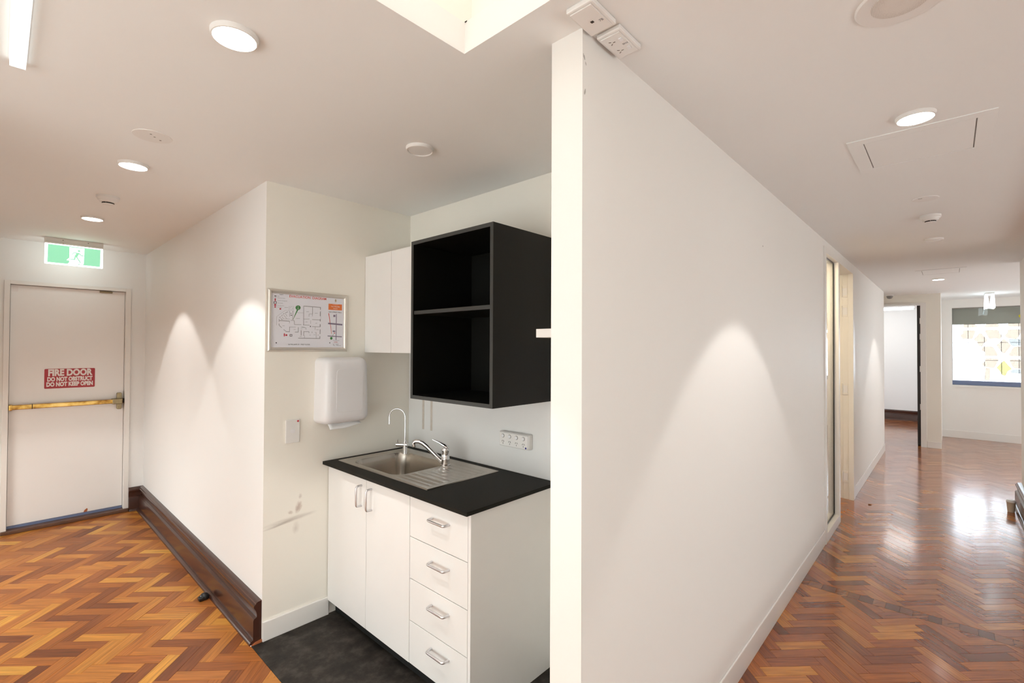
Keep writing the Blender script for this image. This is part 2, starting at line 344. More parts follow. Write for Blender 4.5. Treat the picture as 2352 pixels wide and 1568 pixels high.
add_marks(M['wall_corridor'], [
    ((1.073, YW0, 2.323), (0.007, 0.5, 0.016), (0, -0.5, 0), (0.25, 0.22, 0.20), 0.7, 4.5, 0.20, 0.30),
    ((1.081, YW0, 2.308), (0.006, 0.5, 0.010), (0, -0.5, 0), (0.35, 0.32, 0.29), 0.6, 4.5, 0.20, 0.32),
    ((1.077, YW0, 2.229), (0.006, 0.5, 0.016), (0, 0.25, 0), (0.30, 0.27, 0.23), 0.8, 2.0, 0.16, 0.32),
    ((2.754, YW0, 2.076), (0.006, 0.5, 0.006), (0, 0, 0), (0.15, 0.13, 0.11), 0.9, 0.1, 0.1, 0.2)])
# fire door wall with an opening for the frame
DX0, DX1, DZ = 0.03, 0.832, 2.062
wd = MB().box(-0.5, DX0, YD, YD+0.12, 0, H).box(DX1, XA, YD, YD+0.12, 0, H).box(DX0, DX1, YD, YD+0.12, DZ, H)
struct('wall_fire_door', wd, 'wall', 'white end wall around the fire door', 'wall')
struct('wall_light_block', MB().box(-0.5, XA+0.1, 5.76, 5.84, 0, H), 'grey_door', 'added grey wall blocking daylight behind the fire door', 'wall')  # unseen wall added to stop daylight leaking round the door leaf
struct('wall_hall_far', MB().box(-0.6, -0.5, 2.4, 3.5, 0, H).box(-0.6, -0.5, 5.3, 5.74, 0, H).box(-0.6, -0.5, 3.5, 5.3, 0, 0.06).box(-0.6, -0.5, 3.5, 5.3, 1.0, H), 'wall', 'white hall wall opposite the dark skirting', 'wall')
struct('wall_lobby_side', MB().box(-2.2, -0.6, 2.4, 2.5, 0, H), 'wall', 'white lobby wall beside the hall entrance', 'wall')
struct('wall_lobby_back', MB().box(-2.3, -2.2, YR-0.12, -0.35, 0, H).box(-2.3, -2.2, 2.25, 2.5, 0, H).box(-2.3, -2.2, -0.35, 2.25, 0, 0.06).box(-2.3, -2.2, -0.35, 2.25, 1.75, H), 'wall', 'white lobby wall behind the viewpoint', 'wall')
struct('wall_right', MB().box(-2.2, 0.3, YR-0.12, YR, 0, H).box(5.3, 6.86, YR-0.12, YR, 0, H).box(0.3, 5.3, YR-0.12, YR, 2.3, H), 'wall_corridor', 'white corridor wall whose end shows at the right edge', 'wall')  # wide opening out of view added to let side room daylight in
# rooms further on
struct('wall_office_side', MB().box(4.2, 4.3, YW1, 3.0, 0, H).box(4.3, 7.4, 2.9, 3.0, 0, H).box(7.3, 7.4, YW1, 2.9, 0, H), 'wall_cream', 'cream walls of the room behind the narrow window', 'wall')
DE0, DE1, DEZ = 0.335, 1.16, 2.235     # doorway in the end wall
struct('wall_end', MB().box(XE0, XE1, 0.095, DE0-0.07, 0, H).box(XE0, XE1, DE0-0.07, 1.35, DEZ+0.03, H).box(XE0, XE1, DE1+0.05, 1.35, 0, DEZ+0.03).box(9.1, XE0, 1.25, 1.35, 0, H).box(9.0, 9.1, YW1, 1.35, 0, H), 'wall_cream', 'cream end wall around the far bright doorway', 'wall')
struct('wall_bright_room', MB().box(13.3, 13.4, 0.1, 3.0, 0, H).box(XE1, 13.3, 2.9, 3.0, 0, H).box(XF+0.14, 13.3, 0.10, 0.19, 0, H), 'wall', 'bright white wall seen through the far doorway', 'wall')
struct('wall_passage', MB().box(XE1, XF, 0.10, 0.19, 0, H), 'wall_corridor', 'short white wall behind the far pier', 'wall')
WY0, WY1, WZ0, WZ1 = -2.6, -0.036, 0.90, 2.255
struct('wall_window', MB().box(XF, XF+0.14, -3.2, 0.19, 0, WZ0).box(XF, XF+0.14, -3.2, 0.19, WZ1, H).box(XF, XF+0.14, WY1, 0.19, WZ0, WZ1).box(XF, XF+0.14, -3.2, WY0, WZ0, WZ1), 'wall_corridor', 'far wall under and around the patterned window', 'wall')
struct('wall_far_side', MB().box(6.74, 7.2, -3.3, -3.2, 0, H).box(10.9, XF+0.14, -3.3, -3.2, 0, H).box(7.2, 10.9, -3.3, -3.2, 0, 0.06).box(7.2, 10.9, -3.3, -3.2, 1.3, H).box(6.74, 6.86, -3.2, YR-0.12, 0, H), 'wall_corridor', 'white side wall of the open area by the window', 'wall')

def glaze(name, label, axis, c0, c1, a0, a1, z0, z1, n, pane='pane_warming'):
    f = (lambda a, b_, d0, d1, p, q: (d0, d1, a, b_, p, q)) if axis == 'x' else (lambda a, b_, d0, d1, p, q: (a, b_, d0, d1, p, q))
    w = tag(bpy.data.objects.new(name, None), label, 'window', kind='structure'); COL.objects.link(w); k = f((a0+a1)/2, 0, (c0+c1)/2, 0, z0, 0)
    w.location = (k[0], k[2], z0)
    mb = MB().box(*f(a0, a1, c0, c1, z0, z0+0.03)).box(*f(a0, a1, c0, c1, z1-0.03, z1))
    for i in range(n+1): q = a0+(a1-a0-0.03)*i/n; mb.box(*f(q, q+0.03, c0, c1, z0+0.03, z1-0.03))
    mb.build('frame', 'gloss_white', w)
    for i in range(n): q = a0+(a1-a0-0.03)*i/n; box('pane', pane, w, *f(q+0.03, q+(a1-a0-0.03)/n, (c0+c1)/2-0.003, (c0+c1)/2+0.003, z0+0.03, z1-0.03))
glaze('window_added_far', 'added open area window brightening the corridor end', 'y', -3.28, -3.22, 7.2, 10.9, 0.06, 1.3, 4)  # added out of view to brighten the far end
glaze('window_added_lobby', 'added lobby window giving soft daylight behind the viewpoint', 'x', -2.28, -2.22, -0.35, 2.25, 0.06, 1.75, 3)  # added out of view as ambient daylight for lobby and kitchenette
glaze('window_4', 'hall window opposite the dark skirting', 'x', -0.58, -0.52, 3.5, 5.3, 0.06, 1.0, 3)
struct('wall_added_room', MB().box(-1.3, -1.2, -4.2, YR-0.12, 0, H).box(6.64, 6.74, -4.2, YR-0.12, 0, H).box(-1.2, 6.64, -4.2, -4.1, 0, 0.06).box(-1.2, 6.64, -4.2, -4.1, 1.2, H).box(-1.2, -0.7, -4.2, -4.1, 0.06, 1.2).box(6.1, 6.64, -4.2, -4.1, 0.06, 1.2), 'wall', 'white walls of an added side room bouncing daylight into the corridor', 'wall')  # unseen room added as a large soft source for the corridor
glaze('window_added_side', 'added side room window lighting the corridor opening', 'y', -4.18, -4.12, -0.7, 6.1, 0.06, 1.2, 6)  # added out of view to feed daylight into the side room

# ------------------------------------------------------------------ floors
def proj(x, y, z=0.0):
    d = Vector((x, y, z)) - EYE; w = d.dot(_F)
    if w < 0.05: return None
    return (1176 + FPX*d.dot(_R)/w, 784 - FPX*d.dot(_U)/w)
def clip(poly, rect):
    x0, x1, y0, y1 = rect
    for ax, lim, sg in ((0, x0, 1), (0, x1, -1), (1, y0, 1), (1, y1, -1)):
        out = []
        for i in range(len(poly)):
            a, c = poly[i], poly[(i+1) % len(poly)]
            da, dc = sg*(a[ax]-lim), sg*(c[ax]-lim)
            if da >= 0: out.append(a)
            if (da >= 0) != (dc >= 0):
                t = da/(da-dc); out.append((a[0]+t*(c[0]-a[0]), a[1]+t*(c[1]-a[1])))
        poly = out
        if not poly: return []
    return poly
PW, PL = 0.0625, 0.25; Q = math.sqrt(0.5); GAP = 0.0004; PT = 0.006
def area(p): return abs(sum(p[i][0]*p[(i+1) % len(p)][1]-p[(i+1) % len(p)][0]*p[i][1] for i in range(len(p))))/2
def herring(rect, phase):
    x0, x1, y0, y1 = rect; res = []
    cs = [(x0, y0), (x1, y0), (x0, y1), (x1, y1)]
    us = [(a+c)*Q for a, c in cs]; vs = [(a-c)*Q for a, c in cs]
    for i in range(int(min(us)/PW)-8, int(max(us)/PW)+8):
        u0 = i*PW
        base = phase + u0
        for j in range(int((min(vs)-base)/(2*PL))-2, int((max(vs)-base)/(2*PL))+2):
            v0 = base + j*2*PL
            for (va, vb, ua, ub, hor) in ((v0, v0+PL, u0, u0+PW, True), (v0+PL, v0+PL+PW, u0+PW-PL, u0+PW, False)):
                p = [((u+v)*Q, (u-v)*Q) for u, v in ((ua+GAP, va+GAP), (ua+GAP, vb-GAP), (ub-GAP, vb-GAP), (ub-GAP, va+GAP))]
                c = clip(p, rect)
                if len(c) >= 3 and area(c) > 2e-5: res.append((c, p, hor, len(c) == 4 and abs(area(c)-area(p)) < 1e-7))
    return res
def seen_area(poly):
    q = [proj(*p) for p in poly]
    if any(k is None for k in q): return 0.0
    cx = sum(k[0] for k in q)/len(q); cy = sum(k[1] for k in q)/len(q)
    if not (-60 < cx < 2412 and cy < 1640): return 0.0
    wx = sum(p[0] for p in poly)/len(poly); wy = sum(p[1] for p in poly)/len(poly)
    if 590 < cx < 1660: return 0.0
    return area(q)
_pm = {}
def plank_mesh(mat):
    if mat not in _pm:
        hl, hw = PL/2-GAP, PW/2-GAP; c = 0.0006; b = MB()
        b.v = [(x*(hl-k), y*(hw-k), z) for z, k in ((-PT, 0), (-c, 0), (0, c)) for x, y in ((-1, -1), (1, -1), (1, 1), (-1, 1))]
        b.f = [(8, 9, 10, 11)] + [(a+i, a+(i+1) % 4, a+4+(i+1) % 4, a+4+i) for a in (0, 4) for i in range(4)]
        b.uv = [(x, y) for x, y, z in b.v]
        o = b.build('plank', mat); _pm[mat] = o.data; bpy.data.objects.remove(o)
    return _pm[mat]
def extrude_poly(b, poly, hor, rnd=0.0, off=(0, 0)):
    n = len(poly); o = len(b.v); cx = sum(p[0] for p in poly)/n; cy = sum(p[1] for p in poly)/n
    ta, tb = random.gauss(0, rnd), random.gauss(0, rnd)
    for z in (-PT, 0.0):
        for x, y in poly:
            b.v.append((x, y, z + ((x-cx)*ta+(y-cy)*tb if z == 0 else 0)))
            u, v = (x+y)*Q, (x-y)*Q; b.uv.append((v+off[0], u+off[1]) if hor else (u+off[0], v+off[1]))
    b.f.append(tuple(range(o+n, o+2*n)))
    for i in range(n): j = (i+1) % n; b.f.append((o+i, o+j, o+n+j, o+n+i))
TILT = 0.0022
def lay_parquet(root, zones, most, mat='plank'):
    items = []
    for rect, phase in zones: items += herring(rect, phase)
    items = [(seen_area(c), c, p, h, w) for c, p, h, w in items]; items.sort(key=lambda t: -t[0])
    many = MB(); many.uv = []
    for k, (a, c, p, hor, whole) in enumerate(items):
        if k < most and a > 0:
            if whole:
                o = bpy.data.objects.new('plank', plank_mesh(mat)); COL.objects.link(o)
                o.location = (sum(q[0] for q in p)/4, sum(q[1] for q in p)/4, 0)
                o.rotation_euler = (random.gauss(0, TILT), random.gauss(0, TILT), (-math.pi/4 if hor else math.pi/4) + random.choice((0, math.pi)))
                attach(o, root)
            else:
                b = MB(); b.uv = []; extrude_poly(b, c, hor); b.build('plank', mat, root)
        else: extrude_poly(many, c, hor, TILT)
    o = many.build('planks', mat+'_many', root); o['kind'] = 'stuff'
def floor_base(label, boxes):
    b = MB()
    for x0, x1, y0, y1 in boxes: b.box(x0, x1, y0, y1, -0.06, -PT+0.0005)
    return struct('floor', b, 'subfloor', label, 'floor')
fl = floor_base('herringbone parquet in the hall leading to the fire door', [(-2.3, XV, YR-0.1, 5.75)])
lay_parquet(fl, [((-2.2, XV, YR, YD), 0.27)], 300)
fc = floor_base('glossy herringbone parquet along the corridor', [(XV, 14.2, -3.3, YW0), (-1.3, 6.74, -4.2, -3.3), (-1.3, XV, -3.3, YR-0.1), (XP+0.8, 14.2, YW0, 3.0)])
BX0, BX1 = 3.575, 3.66
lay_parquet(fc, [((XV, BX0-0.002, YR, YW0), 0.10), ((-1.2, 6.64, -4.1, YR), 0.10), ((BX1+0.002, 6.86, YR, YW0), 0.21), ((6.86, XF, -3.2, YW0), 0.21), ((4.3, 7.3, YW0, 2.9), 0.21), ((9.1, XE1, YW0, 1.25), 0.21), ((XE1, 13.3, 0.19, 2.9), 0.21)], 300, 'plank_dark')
y = YR+0.002
while y < YW0-0.002:                     # band of short blocks across the corridor
    w = min(random.uniform(0.055, 0.075), YW0-y)
    b = MB(); b.uv = []
    extrude_poly(b, [(BX0, y), (BX1, y), (BX1, y+w-0.001), (BX0, y+w-0.001)], True); b.build('block', 'band', fc); y += w
# vinyl of the kitchenette
fv = struct('floor', MB().box(XV+0.001, XB, YW1, YA, -0.06, 0.001).box(XV+0.001, XP, YW0, YW1, -0.06, 0.001), 'lino', 'mottled black vinyl floor of the kitchenette', 'floor')

# ------------------------------------------------------------------ skirtings
PROF = [(0, 0), (0.058, 0), (0.058, 0.006), (0.054, 0.014), (0.046, 0.019), (0.040, 0.020), (0.040, 0.118), (0.037, 0.127), (0.030, 0.131), (0.024, 0.134), (0.024, 0.150), (0.026, 0.163), (0.031, 0.174), (0.036, 0.180), (0.038, 0.188), (0.036, 0.196), (0.029, 0.200), (0.027, 0.206), (0.018, 0.211), (0.0, 0.213)]
bl = MB().prism(PROF, (YA+0.004, YD), lambda p, q, t: (XA-p, t, q))
sk1 = struct('baseboard_left', bl, 'skirting', 'tall dark timber skirting along the hall wall', 'skirting', smooth=True)
MB().prism(PROF, (DX1+0.004, XA), lambda p, q, t: (t, YD-p*0.9, q)).build('return_piece', 'skirting', sk1, smooth=True)
MB().prism([(0, 0), (0.05, 0), (0.03, 0.010), (0.0, 0.014)], (0, 0.02), lambda p, q, t: (XA-p, YA+0.004-t*0.5, q)).build('broken_end', 'raw_timber', sk1)
def white_skirt(name, label, mb): return struct(name, mb, 'gloss_white', label, 'skirting', bevel=0.003)
white_skirt('baseboard_kitchen', 'white skirting below the scuffed cream wall', MB().box(XA, 1.30, YA-0.014, YA, 0.001, 0.102))
white_skirt('baseboard_corridor', 'flush white skirting along the long corridor wall', MB().box(XP, SL0-0.002, YW0-0.008, YW0, 0, 0.112))
white_skirt('baseboard_corridor_end', 'white skirting beyond the corridor door frame', MB().box(SL1+0.052, 9.1, YW0-0.008, YW0, 0, 0.112))
white_skirt('baseboard_far', 'white skirting under the patterned window', MB().box(XF-0.012, XF, -3.2, 0.10, 0, 0.13))
white_skirt('baseboard_pier', 'white skirting at the foot of the far pier', MB().box(XE0-0.01, XE0, 0.095, DE0-0.075, 0, 0.10))
struct('baseboard_right', MB().prism(PROF, (-2.2, 6.90), lambda p, q, t: (t, YR+p*1.15, q)), 'skirting', 'dark timber skirting at the right edge by the paper cup', 'skirting', smooth=True)
struct('baseboard_bright_room', MB().prism(PROF, (0.19, 2.9), lambda p, q, t: (13.3-p, t, q)), 'skirting', 'dark timber skirting beyond the far doorway', 'skirting', smooth=True)

# ------------------------------------------------------------------ fire door
d1 = thing('door_1', (0.43, YD, 0), 'white fire door with a brass push bar and red sign', 'door', kind='structure')
fr = MB().box(DX0-0.004, DX0+0.03, YD-0.012, YD+0.11, 0, DZ).box(DX1-0.034, DX1+0.004, YD-0.012, YD+0.11, 0, DZ).box(DX0+0.03, DX1-0.034, YD-0.012, YD+0.11, DZ-0.03, DZ)
fr.build('frame', 'gloss_white', d1, bevel=0.002)
LX0, LX1, LY = DX0+0.032, DX1-0.037, YD+0.03
box('leaf', 'door_white', d1, LX0, LX1, LY, LY+0.045, 0.055, DZ-0.033, bevel=0.002)
box('frame_stop', 'gloss_white', d1, LX1+0.002, LX1+0.006, LY-0.004, LY+0.05, 0.04, DZ-0.03)
box('threshold', 'threshold', d1, DX0-0.004, DX1+0.004, YD-0.03, YD+0.11, 0.0, 0.030, bevel=0.006)
box('drop_seal', 'blue_grey', d1, LX0, LX1, LY+0.004, LY+0.04, 0.031, 0.054)  # blue reflection on the seal is put into its base colour
box('top_pivot', 'old_brass', d1, 0.615, 0.705, LY-0.016, LY, DZ-0.052, DZ-0.036, bevel=0.003)['label'] = 'small metal pivot plate at the top of the door'
box('tag', 'sign_white', d1, 0.072, 0.105, LY-0.001, LY, 1.975, 2.018)
MB().prism([(0, 0), (0.016, 0), (0.020, 0.022), (0.016, 0.030), (0.010, 0.024), (0.004, 0.016)], (0, 0.002), lambda p, q, t: (0.53+p*1.4, LY-t, 0.056+q)).build('chipped_patch', 'raw_timber', d1)
pb = MB().box(LX0+0.01, LX1-0.055, LY-0.052, LY-0.018, 1.005, 1.042).build('push_bar', 'brass', d1, bevel=0.005)
box('bar_end_cap', 'brass', pb, LX0+0.001, LX0+0.022, LY-0.054, LY, 1.000, 1.046, bevel=0.005)
box('bar_joint', 'slot', pb, 0.195, 0.200, LY-0.0535, LY-0.020, 1.0035, 1.0435)
box('latch_body', 'old_brass', pb, LX1-0.085, LX1-0.012, LY-0.056, LY, 0.998, 1.048, bevel=0.005)
MB().prism([(-0.018, 0), (-0.017, 0.046), (-0.013, 0.054), (0.013, 0.054), (0.017, 0.046), (0.018, 0)], (LY-0.040, LY), lambda p, q, t: (LX1-0.034+p, t, 1.046+q)).build('latch_lug', 'old_brass', pb, bevel=0.003)
MB().prism([(-0.018, 0), (-0.017, -0.042), (-0.013, -0.050), (0.013, -0.050), (0.017, -0.042), (0.018, 0)], (LY-0.040, LY), lambda p, q, t: (LX1-0.034+p, t, 1.000+q)).build('latch_lug', 'old_brass', pb, bevel=0.003)
box('latch_bolt', 'slot', pb, LX1-0.013, LX1+0.004, LY-0.03, LY, 1.005, 1.045, bevel=0.003)
fs = thing('door_sign', (0.428, LY-0.001, 1.247), 'red sign reading fire door on the white fire door', 'sign')
sp = MB().prism(rrect(0.268, 0.592, 1.163, 1.331, 0.007, 3), (LY-0.002, LY-0.0002), lambda p, q, t: (p, t, q)).build('plate', 'red_sign', fs)
text('lettering', 'FIRE DOOR', 0.076, 'sign_white', fs, (0.430, LY-0.0022, 1.295), bold=0.0038, fit=0.285)
text('lettering', 'DO NOT OBSTRUCT', 0.048, 'sign_white', fs, (0.430, LY-0.0022, 1.240), bold=0.0028, fit=0.290)
text('lettering', 'DO NOT KEEP OPEN', 0.048, 'sign_white', fs, (0.430, LY-0.0022, 1.196), bold=0.0028, fit=0.298)

# running-man exit sign hung from the ceiling in front of the fire door
YX = 5.29; EX0, EX1, EZ0, EZ1 = 0.241, 0.595, 2.187, 2.352
ex = thing('exit_sign', ((EX0+EX1)/2, YX, H), 'lit green running man exit sign hanging above the fire door', 'exit sign')
hs = box('housing', 'plastic', ex, EX0-0.002, EX1+0.002, YX-0.004, YX+0.045, EZ1, H, bevel=0.003)
box('seam', 'slot_grey', hs, EX0+0.004, EX1-0.004, YX-0.0046, YX-0.004, EZ1+0.0155, EZ1+0.0165)
for xx in (0.346, 0.500): MB().lathe((xx, YX-0.0045, EZ1+0.033), [(0.004, 0), (0.004, 0.002)], 10, 'y').build('screw', 'slot_grey', hs)
MB().lathe((0.347, YX-0.0045, EZ1+0.009), [(0.0025, 0), (0.0025, 0.002)], 8, 'y').build('indicator', 'red', hs)
box('acrylic_panel', 'exit_white', ex, EX0, EX1, YX+0.004, YX+0.022, EZ0, EZ1, bevel=0.004)
def eu(x, y):
    tx = (x-390)/1575.0; t = 400+0.1143*(x-390); bt = 940+0.0951*(x-378)
    return (EX0+0.018+tx*(EX1-EX0-0.034), EZ1-0.008-(y-t)/(bt-t)*(EZ1-EZ0-0.019))
def egreen(name, pts, par, mat='exit_green', dy=0.0): return MB().prism([eu(*p) for p in pts], (YX+0.0025-dy, YX+0.0039-dy), lambda p, q, t: (p, t, q)).build(name, mat, par)
egreen('green_field', [(390, 400), (1012, 472), (1012, 815), (985, 835), (930, 880), (1010, 895), (1012, 950), (972, 985), (960, 995), (378, 940)], ex)
egreen('green_field', [(1462, 522), (1965, 580), (1955, 1090), (1400, 1032), (1445, 995)], ex)
egreen('green_field', [(1012, 472), (1462, 522), (1462, 545), (1012, 498)], ex)
man = MB()
for poly in ([(1140, 648), (1290, 666), (1330, 690), (1385, 742), (1455, 752), (1455, 772), (1370, 766), (1318, 722), (1290, 715), (1262, 770), (1250, 790), (1290, 850), (1330, 910), (1368, 968), (1330, 965), (1290, 905), (1215, 800), (1195, 810), (1188, 880), (1150, 880), (975, 858), (1010, 840), (1145, 848), (1160, 800), (1170, 745), (1215, 690), (1190, 680), (1150, 672), (1095, 722), (1072, 712)],
             [(1258, 1022), (1300, 990), (1350, 985), (1320, 1010), (1300, 1028)]):
    man.prism([eu(*p) for p in poly], (YX+0.0025, YX+0.0039), lambda p, q, t: (p, t, q))
c0 = eu(1298, 612); man.prism([(c0[0]+0.0085*math.cos(a*math.pi/8), c0[1]+0.0085*math.sin(a*math.pi/8)) for a in range(16)], (YX+0.0025, YX+0.0039), lambda p, q, t: (p, t, q))
man.build('running_figure', 'exit_green', ex)

# ------------------------------------------------------------------ ceiling fittings
def downlight(x, y, label, watts, lit=True, aim_r=0.03):
    t = thing('downlight', (x, y, H), label, 'downlight', 'round ceiling downlights')
    MB().lathe((x, y, H), [(0.0, 0), (0.060, 0), (0.060, -0.004), (0.0575, -0.013), (0.054, -0.014), (0.053, -0.010), (0, -0.010)], 40).build('trim_ring', 'plastic', t, smooth=True)
    if lit:
        MB().lathe((x, y, H), [(0.0, -0.0102), (0.0535, -0.0102), (0.0535, -0.0138), (0.050, -0.0148), (0, -0.0148)], 40).build('lens', 'lens', t, smooth=True)
        l = bpy.data.lights.new('downlight_lamp', 'SPOT'); l.energy = watts; l.color = WARM; l.spot_size = math.radians(85.5); l.spot_blend = 0.16; l.shadow_soft_size = aim_r
        o = bpy.data.objects.new('downlight_lamp', l); COL.objects.link(o); o.location = (x, y, H-0.0155); attach(o, t)
    else:
        MB().lathe((x, y, H), [(0.0, -0.0101), (0.050, -0.0101), (0.046, -0.0108), (0, -0.0118)], 32).build('lens', 'plastic', t, smooth=True)
    return t
downlight(0.437, 1.462, 'lit downlight nearest the skylight, largest on the hall ceiling', DOWNLIGHT_W)
downlight(0.427, 2.866, 'lit downlight just beyond the round blanking plate in the hall', DOWNLIGHT_W)
downlight(0.422, 4.266, 'lit downlight beyond the smoke detector, nearest the exit sign', DOWNLIGHT_W)
downlight(2.305, 0.088, 'lit downlight beside the square access panel in the corridor', DOWNLIGHT_W)
downlight(7.83, 0.095, 'small lit downlight far down the corridor', DOWNLIGHT_W)
downlight(1.240, 1.698, 'unlit downlight above the black open cabinet', 0, lit=False)
downlight(4.985, 0.085, 'unlit downlight beyond the corridor smoke detector', 0, lit=False)
def smoke(x, y, label):
    t = thing('smoke_detector', (x, y, H), label, 'smoke detector', 'ceiling smoke detectors')
    MB().lathe((x, y, H), [(0, 0), (0.054, 0), (0.054, -0.012), (0.050, -0.016), (0.047, -0.024), (0, -0.024)], 32).build('base', 'plastic', t, smooth=True)
    MB().lathe((x, y, H), [(0, -0.0241), (0.044, -0.0241), (0.040, -0.032), (0.031, -0.036), (0.028, -0.036), (0, -0.036)], 32).build('cover', 'plastic', t, smooth=True)
    for k in range(6):
        a0 = math.pi*2*k/6+0.08; a1 = a0+math.pi/3-0.16
        pts = [(x+0.0285*math.cos(a0+(a1-a0)*i/5), y+0.0285*math.sin(a0+(a1-a0)*i/5)) for i in range(6)] + [(x+0.022*math.cos(a1-(a1-a0)*i/5), y+0.022*math.sin(a1-(a1-a0)*i/5)) for i in range(6)]
        MB().prism(pts, (H-0.0425, H-0.0362), lambda p, q, tt: (p, q, tt)).build('vent_slot', 'black', t)
    MB().lathe((x, y, H), [(0, -0.0426), (0.029, -0.0426), (0.026, -0.046), (0, -0.047)], 32).build('cap', 'plastic', t, smooth=True)
smoke(0.424, 3.605, 'smoke detector between two lit downlights on the hall ceiling')
smoke(4.10, 0.086, 'smoke detector on the corridor ceiling between round plates')
t = thing('blanking_plate', (0.423, 2.425, H), 'flat round blanking plate with small holes on the hall ceiling', 'ceiling plate')
MB().lathe((0.423, 2.425, H), [(0, 0), (0.068, 0), (0.067, -0.002), (0, -0.003)], 40).build('plate', 'plastic', t, smooth=True)
for dx, dy in ((0.006, -0.005), (0.030, 0.018), (-0.010, -0.026)): MB().lathe((0.423+dx, 2.425+dy, H-0.0025), [(0, 0), (0.004, 0), (0.004, -0.0009), (0, -0.0009)], 10).build('hole', 'slot_grey', t)
t = thing('sprinkler_plate', (3.62, 0.096, H), 'flat concealed sprinkler plate on the corridor ceiling', 'sprinkler')
MB().lathe((3.62, 0.096, H), [(0, 0), (0.060, 0), (0.059, -0.003), (0, -0.004)], 36).build('plate', 'plastic', t, smooth=True)
box('slot', 'slot_grey', t, 3.585, 3.589, 0.110, 0.128, H-0.0048, H-0.0036)
# access panels
def access(x0, x1, y0, y1, label, fw=0.052):
    t = thing('access_panel', ((x0+x1)/2, (y0+y1)/2, H), label, 'access panel', 'square ceiling access panels')
    for a in ((x0, x0+fw, y0, y1), (x1-fw, x1, y0, y1), (x0+fw, x1-fw, y0, y0+fw), (x0+fw, x1-fw, y1-fw, y1)): box('frame_strip', 'ceiling', t, *a, H-0.004, H, bevel=0.001)
    g = 0.004
    box('panel', 'ceiling', t, x0+fw+g, x1-fw-g, y0+fw+g, y1-fw-g, H-0.003, H)
    box('gap', 'slot_grey', t, x0+fw, x1-fw, y0+fw, y1-fw, H-0.0006, H-0.0001)
access(2.42, 2.885, -0.135, 0.316, 'square access panel in the corridor ceiling beside the near downlight')
access(6.88, 7.36, -0.14, 0.275, 'distant square access panel in the corridor ceiling')
# ceiling speaker
t = thing('ceiling_speaker', (1.520, 0.085, H), 'round white ceiling speaker with a perforated grille', 'speaker')
MB().lathe((1.520, 0.085, H), [(0.060, -0.002), (0.080, -0.006), (0.090, -0.005), (0.094, 0.0), (0.060, 0.0)], 48).build('rim', 'plastic', t, smooth=True)
m, nt, b = newmat('perforated_grille'); b.inputs['Roughness'].default_value = 0.5
tc = N(nt, 'ShaderNodeTexCoord'); vo = N(nt, 'ShaderNodeTexVoronoi'); vo.inputs['Scale'].default_value = 330; vo.inputs['Randomness'].default_value = 0.15
nt.links.new(tc.outputs['Object'], vo.inputs['Vector'])
cr = N(nt, 'ShaderNodeValToRGB'); cr.color_ramp.elements[0].position = 0.25; cr.color_ramp.elements[0].color = (0.52, 0.48, 0.44, 1); cr.color_ramp.elements[1].position = 0.42; cr.color_ramp.elements[1].color = (0.78, 0.73, 0.68, 1)
nt.links.new(vo.outputs['Distance'], cr.inputs['Fac']); nt.links.new(cr.outputs['Color'], b.inputs['Base Color']); M['grille'] = m
MB().lathe((1.520, 0.085, H), [(0, -0.001), (0.060, -0.001), (0.059, -0.003), (0, -0.005)], 48).build('grille', 'grille', t, smooth=True)
# surface power and data outlets on the ceiling
def ceiling_outlet(x0, x1, y0, y1, label, kind):
    t = thing('ceiling_outlet', ((x0+x1)/2, (y0+y1)/2, H), label, 'outlet', 'outlets on the ceiling')
    box('mounting_block', 'plastic', t, x0, x1, y0, y1, H-0.015, H, bevel=0.004)
    box('face_plate', 'plastic', t, x0+0.008, x1-0.008, y0+0.007, y1-0.007, H-0.0185, H-0.0151, bevel=0.0015)
    cx, cy, z = (x0+x1)/2, (y0+y1)/2, H-0.0186
    if kind == 'data':
        box('socket', 'slot', t, cx+0.000, cx+0.008, cy-0.004, cy+0.004, z-0.0006, z+0.0001)
        text('marking', '7B', 0.012, 'grey_print', t, (cx+0.012, cy-0.022, z-0.0002), (math.pi, 0, -math.pi/2))
    else:
        for sx in (-0.024, 0.022):
            for dx, dy, r in ((-0.006, 0.008, 0.6), (0.006, 0.008, -0.6), (0.0, -0.002, 0.0)):
                b = MB().box(-0.0008, 0.0008, -0.0035, 0.0035, -0.0006, 0.0001).build('pin_slot', 'slot_mid', None); b.location = (cx+sx+dx, cy+dy+0.004, z); b.rotation_euler = (0, 0, r); attach(b, t)
            box('rocker', 'plastic_cool', t, cx+sx-0.007, cx+sx+0.007, cy-0.024, cy-0.014, z-0.003, z, bevel=0.001)
        text('marking', 'EN3', 0.009, 'grey_print', t, (cx, cy-0.019, z-0.0002), (math.pi, 0, -math.pi/2))
ceiling_outlet(0.978, 1.098, 0.642, 0.720, 'data outlet on the ceiling above the free wall end', 'data')
ceiling_outlet(1.116, 1.238, 0.643, 0.716, 'double power outlet on the ceiling beside the data outlet', 'power')
